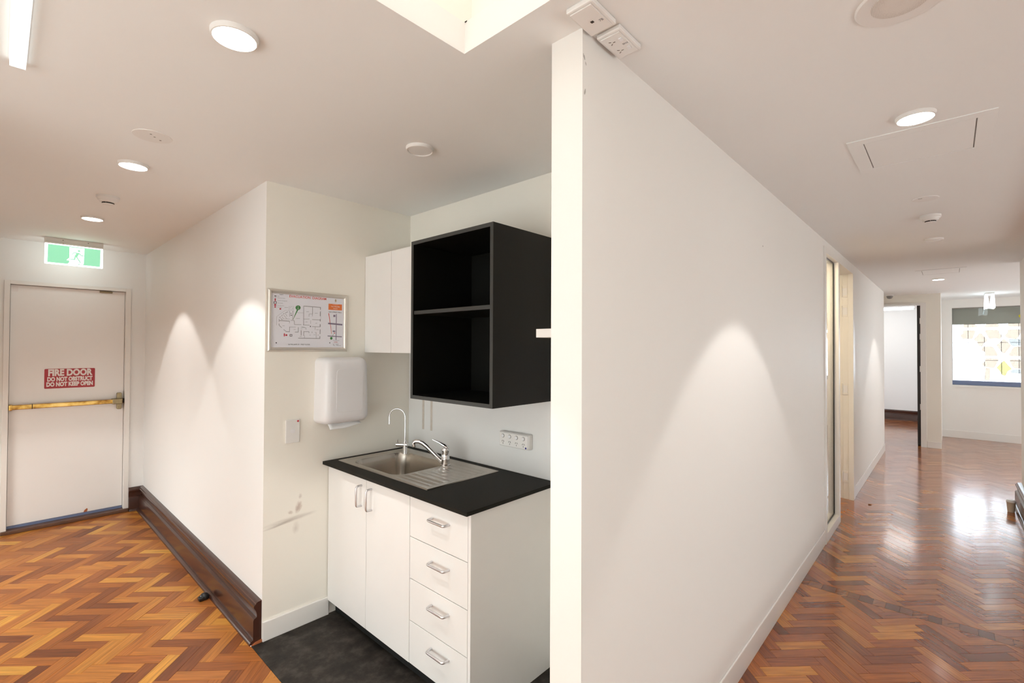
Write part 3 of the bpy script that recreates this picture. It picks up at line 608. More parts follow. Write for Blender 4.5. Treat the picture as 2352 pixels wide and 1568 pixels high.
# batten lights, the unseen lobby one added
t = thing('batten_light', (0.03, 1.3, H), 'lit white linear batten light on the hall ceiling', 'light')
box('end_cap', 'plastic_cool', t, 0.012, 0.047, 2.088, 2.093, H-0.022, H)
box('diffuser', 'tube', t, 0.012, 0.047, 0.90, 2.088, H-0.022, H-0.002, bevel=0.004)
box('tray', 'plastic_cool', t, 0.010, 0.049, 0.895, 2.088, H-0.002, H)
t = thing('batten_light', (-1.3, 1.3, H), 'added batten-shaped fill light on the lobby ceiling behind the viewpoint', 'light')  # unseen fill light added to brighten hall and kitchenette
box('diffuser', emit('added_lobby_fill', (0.93, 1.0, 0.98), 7.0), t, -1.34, -1.26, 0.2, 2.2, H-0.03, H-0.002, bevel=0.004)
box('tray', 'plastic_cool', t, -1.345, -1.255, 0.195, 2.205, H-0.002, H)
t = thing('batten_light', (12.3, 1.2, H), 'lit batten light glimpsed through the far doorway', 'light')
box('tray', 'plastic', t, 12.22, 12.38, 0.50, 2.7, H-0.03, H)
box('diffuser', 'tube_far', t, 12.24, 12.36, 0.52, 2.68, H-0.075, H-0.0301, bevel=0.01)
t = thing('panel_light', (4.55, 1.3, H), 'lit ceiling panel in the room behind the narrow window', 'light')
box('frame', 'plastic', t, 4.34, 4.76, 1.0, 1.6, H-0.012, H)
box('diffuser', emit('lit_panel', (1.0, 0.86, 0.62), 20.0), t, 4.37, 4.73, 1.03, 1.57, H-0.018, H-0.0121)
# far exit sign seen end-on and the little dome sensor
t = thing('exit_sign', (10.4, -0.458, H), 'double sided exit sign seen end-on before the patterned window', 'exit sign')
box('housing', 'plastic', t, 10.2, 10.55, -0.505, -0.41, H-0.02, H)
for s in (-1, 1):
    MB().prism([(s*0.047, 0), (s*0.026, 0), (s*0.004, -0.205), (s*0.056, -0.215), (s*0.057, -0.20)], (10.2, 10.55), lambda p, q, tt: (tt, -0.458+p, H-0.02+q)).build('acrylic_panel', 'exit_cool', t)
t = thing('dome_sensor', (9.70, 0.70, H), 'small grey dome sensor above the far doorway', 'sensor')
MB().lathe((9.70, 0.70, H), [(0, 0), (0.055, 0), (0.053, -0.015), (0, -0.015)], 24).build('base', 'plastic', t, smooth=True)
MB().lathe((9.70, 0.70, H), [(0.042, -0.0151), (0.040, -0.035), (0.028, -0.055), (0, -0.062)], 24).build('dome', 'grey_door', t, smooth=True)

# ------------------------------------------------------------------ kitchenette: base units
CF, CB = 1.295, 1.835; CR, CL = 1.415, 2.628; ZT = 0.861; ZB = 0.084; YM = 1.830
def handle(parent, a, c, r=0.0055):
    """bar handle between the two fixing points a and c on a front that faces -X"""
    a, c = Vector(a), Vector(c); d = (c-a).normalized(); o = Vector((-1, 0, 0)); out = 0.032; rr = 0.012
    path = [a, a+o*(out-rr)] + [a+o*(out-rr)+d*rr*(1-math.cos(k*math.pi/8))+o*rr*math.sin(k*math.pi/8) for k in range(1, 5)]
    path += [c+o*(out-rr)-d*rr*(1-math.cos(k*math.pi/8))+o*rr*math.sin(k*math.pi/8) for k in range(4, 0, -1)] + [c+o*(out-rr), c]
    h = MB().tube(path, r, 12).build('handle', 'alu', parent, smooth=True); h['label'] = 'satin metal bar handle'; return h
bc = thing('base_cabinet', (CF, (YM+CL)/2, 0.001), 'white two-door base cabinet under the sink', 'cabinet')
MB().box(CF+0.018, CB, YM, YM+0.016, ZB, ZT).box(CF+0.018, CB, CL-0.016, CL, ZB, ZT).box(CF+0.018, CB, YM+0.016, CL-0.016, ZB, ZB+0.016).box(CB-0.006, CB, YM+0.016, CL-0.016, ZB+0.016, ZT).build('body', 'laminate', bc)
dl = box('door', 'laminate', bc, CF, CF+0.017, 2.2125, CL-0.004, ZB, ZT-0.006, bevel=0.001)
dr = box('door', 'laminate', bc, CF, CF+0.017, YM+0.002, 2.2095, ZB, ZT-0.006, bevel=0.001)
handle(dl, (CF, 2.258, 0.703), (CF, 2.258, 0.808)); handle(dr, (CF, 2.160, 0.703), (CF, 2.160, 0.808))
box('kickboard', 'black', bc, 1.346, 1.360, YM, CL, 0.001, ZB)
dc = thing('drawer_cabinet', (CF, (YM+CR)/2, 0.001), 'white four-drawer base cabinet at the free end of the worktop', 'cabinet')
box('side_panel', 'laminate', dc, CF, CB, CR, CR+0.016, 0.001, ZT)
MB().box(CF+0.018, CB, YM-0.016, YM, ZB, ZT).box(CF+0.018, CB, CR+0.016, YM-0.016, ZB, ZB+0.016).build('body', 'laminate', dc)
box('kickboard', 'black', dc, 1.346, 1.360, CR+0.016, YM, 0.001, ZB)
zz = [ZB, 0.279, 0.470, 0.661, ZT-0.006]
for k in range(4):
    w = box('drawer', 'laminate', dc, CF, CF+0.017, CR+0.0185, YM-0.0015, zz[k]+0.0015, zz[k+1]-0.0015, bevel=0.001)
    zh = (0.220, 0.407, 0.595, 0.784)[k]; handle(w, (CF, 1.549, zh), (CF, 1.662, zh))
# worktop with a cut-out for the bowl
WX0, WX1, WY_0, WY_1, WT = 1.262, XB-0.006, 1.404, YA-0.001, 0.878
wt = MB().box(WX0, 1.365, WY_0, WY_1, ZT, WT).box(1.735, WX1, WY_0, WY_1, ZT, WT).box(1.365, 1.735, WY_0, 2.045, ZT, WT).box(1.365, 1.735, 2.515, WY_1, ZT, WT)
tag(wt.build('worktop', 'worktop'), 'black laminate worktop over the white base cabinets', 'worktop')
# sink: one pressed sheet
SKX0, SKX1, SKY0, SKY1 = 1.331, 1.800, 1.750, 2.585
def sstep(a, c, x): t = max(0, min(1, (x-a)/(c-a))); return t*t*(3-2*t)
def rdist(x, y, x0, x1, y0, y1, r):
    qx = abs(x-(x0+x1)/2)-(x1-x0)/2+r; qy = abs(y-(y0+y1)/2)-(y1-y0)/2+r
    return math.hypot(max(qx, 0), max(qy, 0))+min(max(qx, qy), 0)-r
def sink_z(x, y):
    z = 0.0042 - 0.0035*sstep(-0.007, 0.0, rdist(x, y, SKX0, SKX1, SKY0, SKY1, 0.004))
    z -= 0.0022*sstep(0.0, -0.010, rdist(x, y, SKX0+0.022, SKX1-0.052, SKY0+0.018, SKY1-0.03, 0.02))
    db = rdist(x, y, 1.372, 1.722, 2.056, 2.508, 0.07)
    if db < 0.004:
        k = sstep(0.004, -0.028, db); z -= 0.150*k**0.85 + 0.006*sstep(-0.03, -0.17, db)
        return z
    if 1.77 < y < 2.045 and 1.372 < x < 1.735:                          # ribs of the drainer
        n = 9; q = (x-1.372)/(1.735-1.372)*n; f = q-math.floor(q)-0.5
        lim = 1.782+0.012*(1-math.cos(f*2.6))
        rib = math.exp(-(abs(abs(f)-0.36)/0.07)**2)*sstep(lim-0.004, lim+0.006, y)*sstep(2.040, 2.02, y)
        end = math.exp(-((y-lim)/0.004)**2)*(1 if abs(f) < 0.4 else 0)
        z += 0.0022*max(rib, end)
    return z
sm = MB(); nx, ny = 118, 196
for i in range(nx+1):
    for j in range(ny+1):
        x = SKX0+(SKX1-SKX0)*i/nx; y = SKY0+(SKY1-SKY0)*j/ny; sm.v.append((x, y, WT+sink_z(x, y)))
for i in range(nx):
    for j in range(ny): a = i*(ny+1)+j; sm.f.append((a, a+ny+1, a+ny+2, a+1))
sink = thing('sink', (1.56, 2.17, WT), 'stainless steel sink with a square bowl and ribbed drainer', 'sink')
so = sm.build('bowl_and_drainer', 'steel', sink, smooth=True)
for p in so.data.polygons: p.use_smooth = True
zb = WT+sink_z(1.547, 2.282)
MB().lathe((1.547, 2.282, zb), [(0.0, 0.0035), (0.030, 0.0035), (0.036, 0.0055), (0.044, 0.005), (0.046, 0.0015), (0.0, 0.0015)], 28).build('waste', 'chrome', sink, smooth=True)
# mixer tap
B = Vector((1.683, 2.050, WT+0.002))
mt = thing('mixer_tap', B, 'chrome lever mixer tap standing between bowl and drainer', 'tap')
MB().lathe(B, [(0, 0), (0.0275, 0), (0.0275, 0.004), (0.0245, 0.007), (0.0235, 0.028), (0.0245, 0.030), (0.0245, 0.034), (0.0228, 0.036), (0.0215, 0.075), (0.0235, 0.080), (0.0235, 0.088), (0.020, 0.095), (0, 0.097)], 32).build('body', 'chrome', mt, smooth=True)
D = (Vector((1.576, 2.190, 0))-Vector((1.683, 2.050, 0))).normalized(); UZ = Vector((0, 0, 1))
pts = [(0.010, 0.012), (0.030, 0.028), (0.065, 0.062), (0.105, 0.100), (0.130, 0.119), (0.150, 0.127), (0.168, 0.127), (0.178, 0.122), (0.181, 0.112)]
MB().tube([B+D*a+UZ*h for a, h in pts], [0.0125, 0.0125, 0.0125, 0.0125, 0.0125, 0.0125, 0.0125, 0.012, 0.011], 14).build('spout', 'chrome', mt, smooth=True)
MB().lathe(B+D*0.178+UZ*0.094, [(0, 0), (0.0095, 0), (0.0105, 0.003), (0.0105, 0.016), (0, 0.016)], 18).build('aerator', 'chrome', mt, smooth=True)
hp = [(-0.020, 0.088), (-0.012, 0.100), (0.006, 0.110), (0.030, 0.123), (0.055, 0.133), (0.074, 0.140)]
MB().tube([B+D*a+UZ*h for a, h in hp], [0.010, 0.019, 0.020, 0.015, 0.0095, 0.005], 14, squash=(0.55, 1.0)).build('lever', 'chrome', mt, smooth=True)
# filter tap
B = Vector((1.692, 2.447, WT+0.001))
ft = thing('filter_tap', B, 'slim chrome gooseneck filter tap in the kitchenette corner', 'tap')
MB().lathe(B, [(0, 0), (0.0145, 0), (0.0145, 0.003), (0.0125, 0.006), (0.0125, 0.072), (0.010, 0.076), (0, 0.076)], 24).build('body', 'chrome', ft, smooth=True)
D = Vector((-0.055, 0.087, 0)).normalized(); c = B+UZ*0.055
MB().tube([c-D*0.017, c-D*0.016, c+D*0.055, c+D*0.056], [0.010, 0.0125, 0.0125, 0.011], 20).build('valve', 'chrome', ft, smooth=True)
MB().tube([c+D*0.046+UZ*0.010, c+D*0.047+UZ*0.034], 0.003, 8).build('lever', 'chrome', ft, smooth=True)
MB().lathe(B+UZ*0.070, [(0, 0), (0.008, 0), (0.0085, 0.006), (0.006, 0.011), (0.0052, 0.016), (0, 0.016)], 18).build('collar', 'chrome', ft, smooth=True)
zt0, rr = 0.222, 0.0515
pts = [B+UZ*0.08, B+UZ*0.15, B+UZ*zt0] + [B+UZ*(zt0+rr*math.sin(k*math.pi/14))+D*rr*(1-math.cos(k*math.pi/14)) for k in range(1, 15)] + [B+D*2*rr+UZ*(zt0-0.030)]
MB().tube(pts, 0.0042, 12).build('gooseneck', 'chrome', ft, smooth=True)
MB().tube([B+D*2*rr+UZ*(zt0-0.028), B+D*2*rr+UZ*(zt0-0.044)], 0.0056, 12).build('nozzle', 'chrome', ft, smooth=True)
# splashback, tape residue and the four-gang outlet
spb = box('splashback', 'glass_splash', None, XB-0.005, XB-0.0003, YW1+0.2, YA-0.001, WT+0.001, 1.55); tag(spb, 'glossy white glass splashback behind the sink', 'splashback')
for yy, lab in ((2.470, 'brownish tape strip on the splashback nearer the corner'), (2.386, 'brownish tape strip on the splashback nearer the mixer tap')):
    s = MB().box(XB-0.0058, XB-0.005, yy-0.010, yy+0.010, 1.008, 1.262).build('tape_strip', 'tape'); tag(s, lab, 'tape', 'tape strips under the black cabinet')
go = thing('power_outlet', (XB-0.005, 1.664, 1.05), 'four-gang white power outlet on the splashback', 'outlet')
box('mounting_block', 'plastic', go, XB-0.036, XB-0.005, 1.556, 1.762, 1.012, 1.088, bevel=0.004)
box('face_plate', 'plastic', go, XB-0.040, XB-0.0361, 1.560, 1.758, 1.015, 1.085, bevel=0.002)
xf = XB-0.0401
for k in range(4):
    yc = 1.735-0.0475*k-0.003
    MB().lathe((xf, yc, 1.067), [(0.0105, 0), (0.0105, -0.0006), (0.0090, -0.0008), (0, -0.0008)], 24, 'x').build('socket_ring', 'slot_grey', go)
    MB().lathe((xf-0.0009, yc, 1.067), [(0.0088, 0), (0.0082, -0.0022), (0, -0.0026)], 24, 'x').build('switch_button', 'plastic_cool', go)
    for dy, dz, r in ((0.0055, 0.004, 0.55), (-0.0055, 0.004, -0.55), (0, -0.007, 0)):
        b = MB().box(-0.0006, 0.0001, -0.0010, 0.0010, -0.0042, 0.0042).build('pin_slot', 'slot'); b.location = (xf, yc+dy, 1.035+dz); b.rotation_euler = (r, 0, 0); attach(b, go)
MB().lathe((xf, 1.573, 1.022), [(0.005, 0), (0.0045, -0.0012), (0, -0.0014)], 16, 'x').build('indicator', pm('blue_dot', (0.03, 0.03, 0.25), 0.4), go)

# ------------------------------------------------------------------ wall cabinets
KX, KY0, KY1, KZ0, KZ1, T = 1.434, 1.436, 2.030, 1.268, 2.071, 0.018
kc = thing('open_cabinet', ((KX+XB)/2, (KY0+KY1)/2, KZ0), 'black open-front wall cabinet with one shelf above the sink', 'cabinet')
def lined(name, a, edge):
    o = box(name, 'black_lam', kc, *a); box('edging', 'black_edge', o, *edge); return o
x1 = XB-0.0055; e0, e1 = KX, KX+0.0012
lined('side', (e1, x1, KY0, KY0+T, KZ0, KZ1), (e0, e1, KY0, KY0+T, KZ0, KZ1))
lined('side', (e1, x1, KY1-T, KY1, KZ0, KZ1), (e0, e1, KY1-T, KY1, KZ0, KZ1))
lined('top', (e1, x1, KY0+T, KY1-T, KZ1-T, KZ1), (e0, e1, KY0+T, KY1-T, KZ1-T, KZ1))
lined('bottom', (e1, x1, KY0+T, KY1-T, KZ0, KZ0+T), (e0, e1, KY0+T, KY1-T, KZ0, KZ0+T))
zs = 1.706
lined('shelf', (e1+0.006, x1-0.008, KY0+T, KY1-T, zs-T/2, zs+T/2), (e0+0.006, e1+0.006, KY0+T, KY1-T, zs-T/2, zs+T/2))
box('back', 'black_lam', kc, x1-0.008, x1, KY0+T, KY1-T, KZ0+T, KZ1-T)
wc = thing('wall_cabinet', (1.68, 2.33, 1.497), 'white two-door wall cabinet between black cabinet and cream wall', 'cabinet')
box('body', 'laminate', wc, 1.538, x1, KY1+0.001, YA-0.001, 1.499, 2.080)
box('door', 'laminate', wc, 1.520, 1.537, 2.3455, YA-0.002, 1.497, 2.081, bevel=0.001)
box('door', 'laminate', wc, 1.520, 1.537, KY1+0.002, 2.3430, 1.497, 2.081, bevel=0.001)
ws = MB().box(1.325, XB-0.006, YW1, 1.104, 1.567, 1.598).build('shelf_board', 'gloss_white', bevel=0.001)
tag(ws, 'short white shelf board projecting from the partition', 'shelf')

# ------------------------------------------------------------------ on the cream wall
ed = thing('evacuation_diagram', (1.173, YA, 1.502), 'framed evacuation diagram on the cream wall', 'sign')
FX0, FX1, FZ0, FZ1 = 0.951, 1.402, 1.503, 1.836; fw = 0.024
def rail(a, c, ia, ic):
    """mitred, rounded rail from outer edge a-c to inner edge ia-ic"""
    rs = []
    for k in range(7):
        f = k/6; dep = 0.004+0.012*math.sin(f*math.pi)**0.6
        rs.append([Vector((a[0]+(ia[0]-a[0])*f, YA-dep, a[1]+(ia[1]-a[1])*f)), Vector((c[0]+(ic[0]-c[0])*f, YA-dep, c[1]+(ic[1]-c[1])*f))])
    mb = MB(); ring = lambda i: [r[i] for r in rs] + [Vector((rs[-1][i].x, YA, rs[-1][i].z)), Vector((rs[0][i].x, YA, rs[0][i].z))]
    mb.rings([ring(0), ring(1)]); return mb.build('frame_rail', 'frame_alu', ed, smooth=True)
o4 = [(FX0, FZ0), (FX1, FZ0), (FX1, FZ1), (FX0, FZ1)]; i4 = [(FX0+fw, FZ0+fw), (FX1-fw, FZ0+fw), (FX1-fw, FZ1-fw), (FX0+fw, FZ1-fw)]
for k in range(4): rail(o4[k], o4[(k+1) % 4], i4[k], i4[(k+1) % 4])
sheet = box('sheet', 'sheet', ed, FX0+fw-0.001, FX1-fw+0.001, YA-0.0040, YA-0.0001, FZ0+fw-0.001, FZ1-fw+0.001)
YS = YA-0.0041
def ep(x, y):
    u = (x-195)/1520.0; t = 225+120*u; bt = 1370+5*u
    uu = u*(1+0.10*(1-u))
    return (FX0+fw+uu*(FX1-FX0-2*fw), FZ1-fw-(y-t)/(bt-t)*(FZ1-FZ0-2*fw))
def ink(name, mat, polys):
    mb = MB()
    for p in polys: mb.prism([ep(*q) for q in p], (YS-0.0004, YS), lambda a, c, t: (a, t, c))
    return mb.build(name, mat, sheet)
def inks(name, mat, polys):
    for p in polys: ink(name, mat, [p])
def stroke(x0, y0, x1, y1, w):
    dx, dy = x1-x0, y1-y0; l = math.hypot(dx, dy) or 1; nx_, ny_ = -dy/l*w/2, dx/l*w/2
    return [(x0+nx_, y0+ny_), (x1+nx_, y1+ny_), (x1-nx_, y1-ny_), (x0-nx_, y0-ny_)]
def circ(x, y, r, n=14): return [(x+r*math.cos(2*math.pi*k/n), y+r*math.sin(2*math.pi*k/n)) for k in range(n)]
WT_ = 7
plan = [(795, 492, 1160, 520, 12), (795, 492, 797, 900, 9), (980, 512, 980, 660, 9), (910, 660, 985, 660, 6), (910, 660, 908, 715, 6), (978, 660, 978, 710, 6), (800, 770, 915, 768, 7), (975, 780, 1150, 790, 9), (785, 895, 920, 900, 8), (975, 930, 1160, 935, 8), (1155, 520, 1155, 570, 14), (1152, 610, 1150, 710, 14), (1152, 770, 1152, 820, 18), (1152, 880, 1152, 935, 18), (1152, 990, 1150, 1090, 14), (1148, 1135, 1148, 1190, 14), (690, 1178, 1155, 1185, 12), (1040, 935, 1038, 1000, 5), (1062, 1060, 1065, 1178, 6), (1035, 1055, 1070, 1055, 5), (800, 1040, 910, 1038, 9), (803, 1030, 800, 1120, 9), (910, 1038, 908, 1070, 7), (975, 1040, 978, 1065, 9), (790, 1120, 815, 1122, 5), (815, 1122, 815, 1175, 5), (690, 945, 688, 1050, 9), (525, 942, 640, 942, 6), (522, 935, 520, 1045, 7), (625, 1048, 695, 1048, 11), (455, 1040, 525, 1042, 11), (412, 995, 460, 1038, 9), (328, 905, 378, 958, 9), (328, 870, 330, 905, 10), (330, 805, 522, 816, 13), (330, 770, 330, 830, 8), (522, 600, 522, 720, 6), (520, 820, 520, 860, 6), (610, 805, 615, 888, 7), (580, 800, 615, 808, 7), (615, 888, 750, 890, 8), (580, 600, 578, 810, 7), (655, 632, 795, 640, 4), (330, 745, 352, 722, 10), (370, 702, 388, 686, 10), (402, 668, 420, 652, 10), (440, 640, 488, 618, 10), (285, 720, 440, 585, 3), (440, 585, 505, 590, 3), (285, 720, 285, 905, 3), (350, 750, 385, 790, 5), (372, 720, 420, 775, 5), (410, 690, 470, 765, 5), (440, 650, 470, 715, 5), (430, 768, 525, 770, 5), (510, 490, 510, 600, 3), (585, 490, 588, 620, 3), (740, 945, 845, 955, 5), (845, 955, 845, 995, 5), (748, 1010, 750, 1120, 12), (945, 800, 945, 870, 4), (1160, 590, 1162, 760, 3)]
ink('floor_plan', 'grey_print', [stroke(*p) for p in plan])
small = [(850, 612, 905, 612), (1030, 645, 1095, 645), (645, 758, 720, 758), (835, 832, 875, 832), (1045, 860, 1085, 860), (390, 915, 430, 915), (600, 992, 640, 992), (1065, 995, 1120, 1000), (740, 980, 775, 980), (760, 940, 820, 945), (1010, 1105, 1040, 1107), (1095, 1112, 1125, 1114), (920, 1112, 945, 1114), (720, 1140, 760, 1142), (360, 778, 400, 780), (425, 525, 490, 528), (1455, 1225, 1615, 1230), (1455, 1300, 1490, 1302), (1515, 1300, 1600, 1304), (1455, 1318, 1490, 1320), (1530, 1320, 1590, 1322), (1460, 1336, 1510, 1338), (1540, 1336, 1655, 1338), (535, 505, 560, 505), (530, 530, 545, 532), (565, 550, 580, 552), (535, 575, 560, 577)]
ink('fine_print', 'grey_print', [stroke(*p, 6) for p in small])['kind'] = 'stuff'
inks('pointer', 'green_print', [circ(682, 528, 50, 18), [(660, 570), (684, 575), (588, 785), (584, 782)], circ(1415, 1180, 30, 14), stroke(1435, 1148, 1470, 1090, 5)])
inks('symbol', 'black_print', [stroke(240, 284, 275, 286, 16), stroke(250, 312, 272, 314, 6), stroke(233, 405, 278, 405, 9), stroke(233, 443, 278, 445, 9), stroke(236, 402, 236, 446, 9), stroke(276, 402, 276, 446, 9), stroke(528, 1098, 570, 1099, 9), stroke(528, 1136, 570, 1137, 9), stroke(531, 1095, 531, 1140, 9), stroke(567, 1095, 567, 1140, 9), stroke(938, 915, 940, 940, 16), stroke(545, 640, 548, 665, 8), stroke(538, 690, 566, 692, 14), stroke(550, 790, 556, 806, 8), [(265, 1268), (296, 1266), (285, 1298)], [(1365, 1268), (1390, 1266), (1384, 1298)]])
inks('red_symbol', 'red', [stroke(256, 335, 256, 392, 20), circ(256, 475, 19), stroke(256, 503, 256, 530, 28), stroke(348, 542, 348, 572, 28), stroke(426, 1078, 426, 1140, 20), circ(463, 1114, 19), stroke(1478, 1068, 1503, 1070, 20)])
ink('red_route', 'title_red', [[(1340, 645), (1356, 648), (1424, 1080), (1418, 1084)]])
inks('map_street', 'purple_print', [stroke(1335, 862, 1690, 892, 32), stroke(1325, 1130, 1680, 1150, 18), stroke(1534, 662, 1530, 1215, 17), stroke(1460, 702, 1510, 702, 46), stroke(1447, 1030, 1508, 1032, 30)])
ink('orange_panel', 'orange', [[(1342, 440), (1676, 462), (1674, 588), (1340, 570)]])
inks('emblem_stroke', 'gold_print', [stroke(1512, 345, 1514, 395, 18), stroke(1494, 372, 1510, 398, 8), stroke(1534, 372, 1518, 398, 8), stroke(1488, 410, 1534, 412, 5)])
def et(name, body, x, y, size, mat, bold=0.0, xs=1.0, align='CENTER'):
    p = ep(x, y); return text(name, body, size, mat, sheet, (p[0], YS-0.0006, p[1]), align=align, bold=bold, xs=xs, depth=0.0001)
et('title', 'EVACUATION  DIAGRAM', 890, 315, 0.0190, 'title_red', 0.00015, 0.97)
et('address', '56 WILLIAMS ST - FIRST FLOOR', 712, 1315, 0.0092, 'black_print', 0, 0.93)
et('street_name', 'HAY STREET MALL', 1505, 626, 0.0100, 'black_print', 0, 0.95)
et('panel_words', 'In an Evacuation', 1510, 465, 0.0050, 'sign_white'); et('panel_words', 'Your Assembly', 1508, 505, 0.0085, 'sign_white', 0.0001); et('panel_words', 'Area is:', 1508, 548, 0.0085, 'sign_white', 0.0001)
et('legend_words', 'Legend', 362, 250, 0.0070, 'black_print')
for s_, yy in (('Exit', 288), ('Evacuation Route', 322), ('Local Fire Extinguisher', 378), ('First Aid Kit', 432), ('Fire Hose Reel', 485), ('Fire Panel', 520)): et('legend_words', s_, 298, yy, 0.0058, 'grey_print', align='LEFT', xs=0.95)
et('maker_mark', 'CMG', 1525, 1265, 0.0105, 'red')
for s_, yy in (('YOU', 502), ('ARE', 528), ('HERE', 554)): et('pointer_words', s_, 682, yy, 0.0048, 'sign_white')

td = thing('towel_dispenser', (1.34, YA, 1.10), 'white rounded paper towel dispenser below the evacuation diagram', 'towel dispenser')
rs = []
X0, X1, Z0, Z1 = 1.207, 1.486, 1.098, 1.470
for dep, ins, rad in ((0.0, 0.0, 0.030), (0.070, 0.0, 0.034), (0.100, 0.003, 0.038), (0.118, 0.010, 0.040), (0.127, 0.022, 0.040), (0.131, 0.036, 0.034), (0.1325, 0.055, 0.026)):
    pts = rrect(X0+ins, X1-ins, Z0+ins, Z1-ins, rad, 6)
    rs.append([(p+(0.006 if p < 1.34 else -0.010)*((q-Z0)/(Z1-Z0))*1.0, YA-dep, q) for p, q in pts])
MB().rings(rs).build('cover', 'plastic_cool', td, smooth=True)
MB().prism(rrect(1.275, 1.435, 1.165, 1.405, 0.02, 5), (YA-0.1338, YA-0.1322), lambda p, q, t: (p, t, q)).build('front_panel', 'plastic_cool', td, bevel=0.001)
pt = MB(); rs = []
for k in range(9):
    f = k/8; z = 1.100-0.030*f; sag = 0.010*math.sin(f*2)
    rs.append([(1.252+0.190*i/10, YA-0.075-0.02*f-sag-0.003*math.sin(i*1.1+f*2), z+0.010*f*math.sin(i/10*math.pi*1.1)*-0.6+0.016*f*(i/10)) for i in range(11)])
pt.rings(rs, False, False, closed=False)
po = pt.build('paper_towel', 'paper', smooth=True); md = po.modifiers.new('thickness', 'SOLIDIFY'); md.thickness = 0.002
tag(po, 'white paper towel hanging out of the dispenser', 'paper towel')
sw = thing('light_switch', (1.089, YA, 1.07), 'white switch plate with a red dot on the cream wall', 'switch')
box('plate', 'plastic', sw, 1.052, 1.127, YA-0.009, YA, 1.008, 1.134, bevel=0.003)
MB().lathe((1.089, YA-0.009, 1.072), [(0.0125, 0), (0.012, -0.002), (0, -0.003)], 24, 'y').build('button', 'plastic_cool', sw, smooth=True)
MB().lathe((1.117, YA-0.009, 1.124), [(0.0055, 0), (0.005, -0.0015), (0, -0.002)], 16, 'y').build('red_dot', 'red', sw)

# ------------------------------------------------------------------ corridor: narrow window, door
w2 = thing('window_2', (4.72, YW0, 0), 'tall narrow window beside the corridor door', 'window', kind='structure')
YF0, YF1 = YW0-0.012, YW1+0.012; MU0, MU1 = 5.02, 5.075
MB().box(SL0-0.025, SL0+0.03, YF0, YF1, 0, ZF).box(MU0, MU1, YF0, YF1, 0, ZF-0.001).box(SL0+0.03, MU0, YF0, YF1, ZF-0.05, ZF).box(SL0+0.03, MU0, YF0, YF1, 0, 0.075).build('frame', 'gloss_white', w2, bevel=0.002)
box('pane', 'pane', w2, SL0+0.03, MU0, 0.757, 0.763, 0.075, ZF-0.05)
MB().box(MU0-0.010, MU0, 0.7495, 0.7568, 0.075, ZF-0.05).box(SL0+0.03, MU0-0.010, 0.7495, 0.7568, 0.075, 0.085).box(SL0+0.03, MU0-0.010, 0.7495, 0.7568, ZF-0.06, ZF-0.05).build('gasket', 'rubber', w2)
d2 = thing('door_2', (5.5, YW0, 0), 'open door and white frame with four hinges off the corridor', 'door', kind='structure')
MB().box(SL1-0.062, SL1+0.05, YF0, 0.758, 0, ZF).box(SL1-0.050, SL1+0.05, 0.758, 0.806, 0, ZF).box(MU1, SL1-0.062, YF0, YF1, ZF-0.05, ZF).box(SL1-0.04, SL1, 0.806, YF1, 0, ZF).build('frame', 'gloss_white', d2, bevel=0.002)
XJ = SL1-0.050
box('leaf', 'cream_door', d2, XJ-0.002, XJ+0.034, YF1+0.006, YF1+0.80, 0.008, ZF-0.055)
for z in (2.119, 1.919, 1.12, 0.228):
    hg = box('hinge', 'plastic_cool', d2, XJ-0.0035, XJ, 0.766, 0.804, z-0.058, z+0.058, bevel=0.001)
    for dz in (-0.047, 0.047): box('lug', 'gloss_white', hg, XJ-0.006, XJ-0.0035, 0.764, 0.809, z+dz-0.010, z+dz+0.010, bevel=0.001)
    MB().tube([(XJ-0.008, 0.811, z-0.056), (XJ-0.008, 0.811, z+0.056)], 0.006, 10).build('pin', 'gloss_white', hg, smooth=True)

# far doorway
d3 = thing('door_3', (XE0, 0.75, 0), 'far doorway frame with a dark door folded back', 'door', kind='structure')
MB().box(XE0-0.012, XE1+0.012, DE0-0.07, DE0, 0, DEZ+0.03).box(XE0-0.012, XE1+0.012, DE1, DE1+0.05, 0, DEZ+0.03).box(XE0-0.012, XE1+0.012, DE0, DE1, DEZ, DEZ+0.03).build('frame', 'gloss_white', d3, bevel=0.002)
box('leaf', 'dark_door', d3, XE1+0.016, XE1+0.80, DE0+0.004, DE0+0.044, 0.008, DEZ-0.004)
for z in (1.98, 1.73, 1.22, 0.62):
    box('hinge', 'gloss_white', d3, XE0+0.03, XE0+0.075, DE0, DE0+0.010, z-0.045, z+0.045)

# patterned window in the far wall
w1 = thing('window_1', (XF, -1.3, WZ0), 'far window with pale flower-like shapes on the glass', 'window', kind='structure')
MB().box(XF+0.02, XF+0.10, WY0, WY1, WZ0+0.02, WZ0+0.095).build('bottom_rail', 'blue_grey', w1)
box('sill', 'gloss_white', w1, XF-0.03, XF+0.14, WY0-0.02, WY1+0.004, WZ0-0.012, WZ0+0.018)
MB().box(XF+0.02, XF+0.10, WY0, WY0+0.03, WZ0+0.095, WZ1).box(XF+0.02, XF+0.10, WY0+0.03, WY1, WZ1-0.012, WZ1).box(XF+0.02, XF+0.10, WY1-0.006, WY1, WZ0+0.095, WZ1-0.012).build('frame', 'grey_door', w1)
box('pane', 'pane', w1, XF+0.045, XF+0.051, WY0+0.03, WY1-0.006, WZ0+0.095, WZ1-0.012)
box('blind', 'blind', w1, XF+0.106, XF+0.112, WY0, WY1-0.0, 1.965, WZ1)
for k in range(12): box('bar', 'bar', w1, XF+0.30, XF+0.31, -0.243-0.205*k-0.004, -0.243-0.205*k+0.004, WZ0+0.05, 2.2)
for z in (1.345, 1.655): box('bar', 'bar', w1, XF+0.311, XF+0.32, -2.7, 0.4, z-0.004, z+0.004)
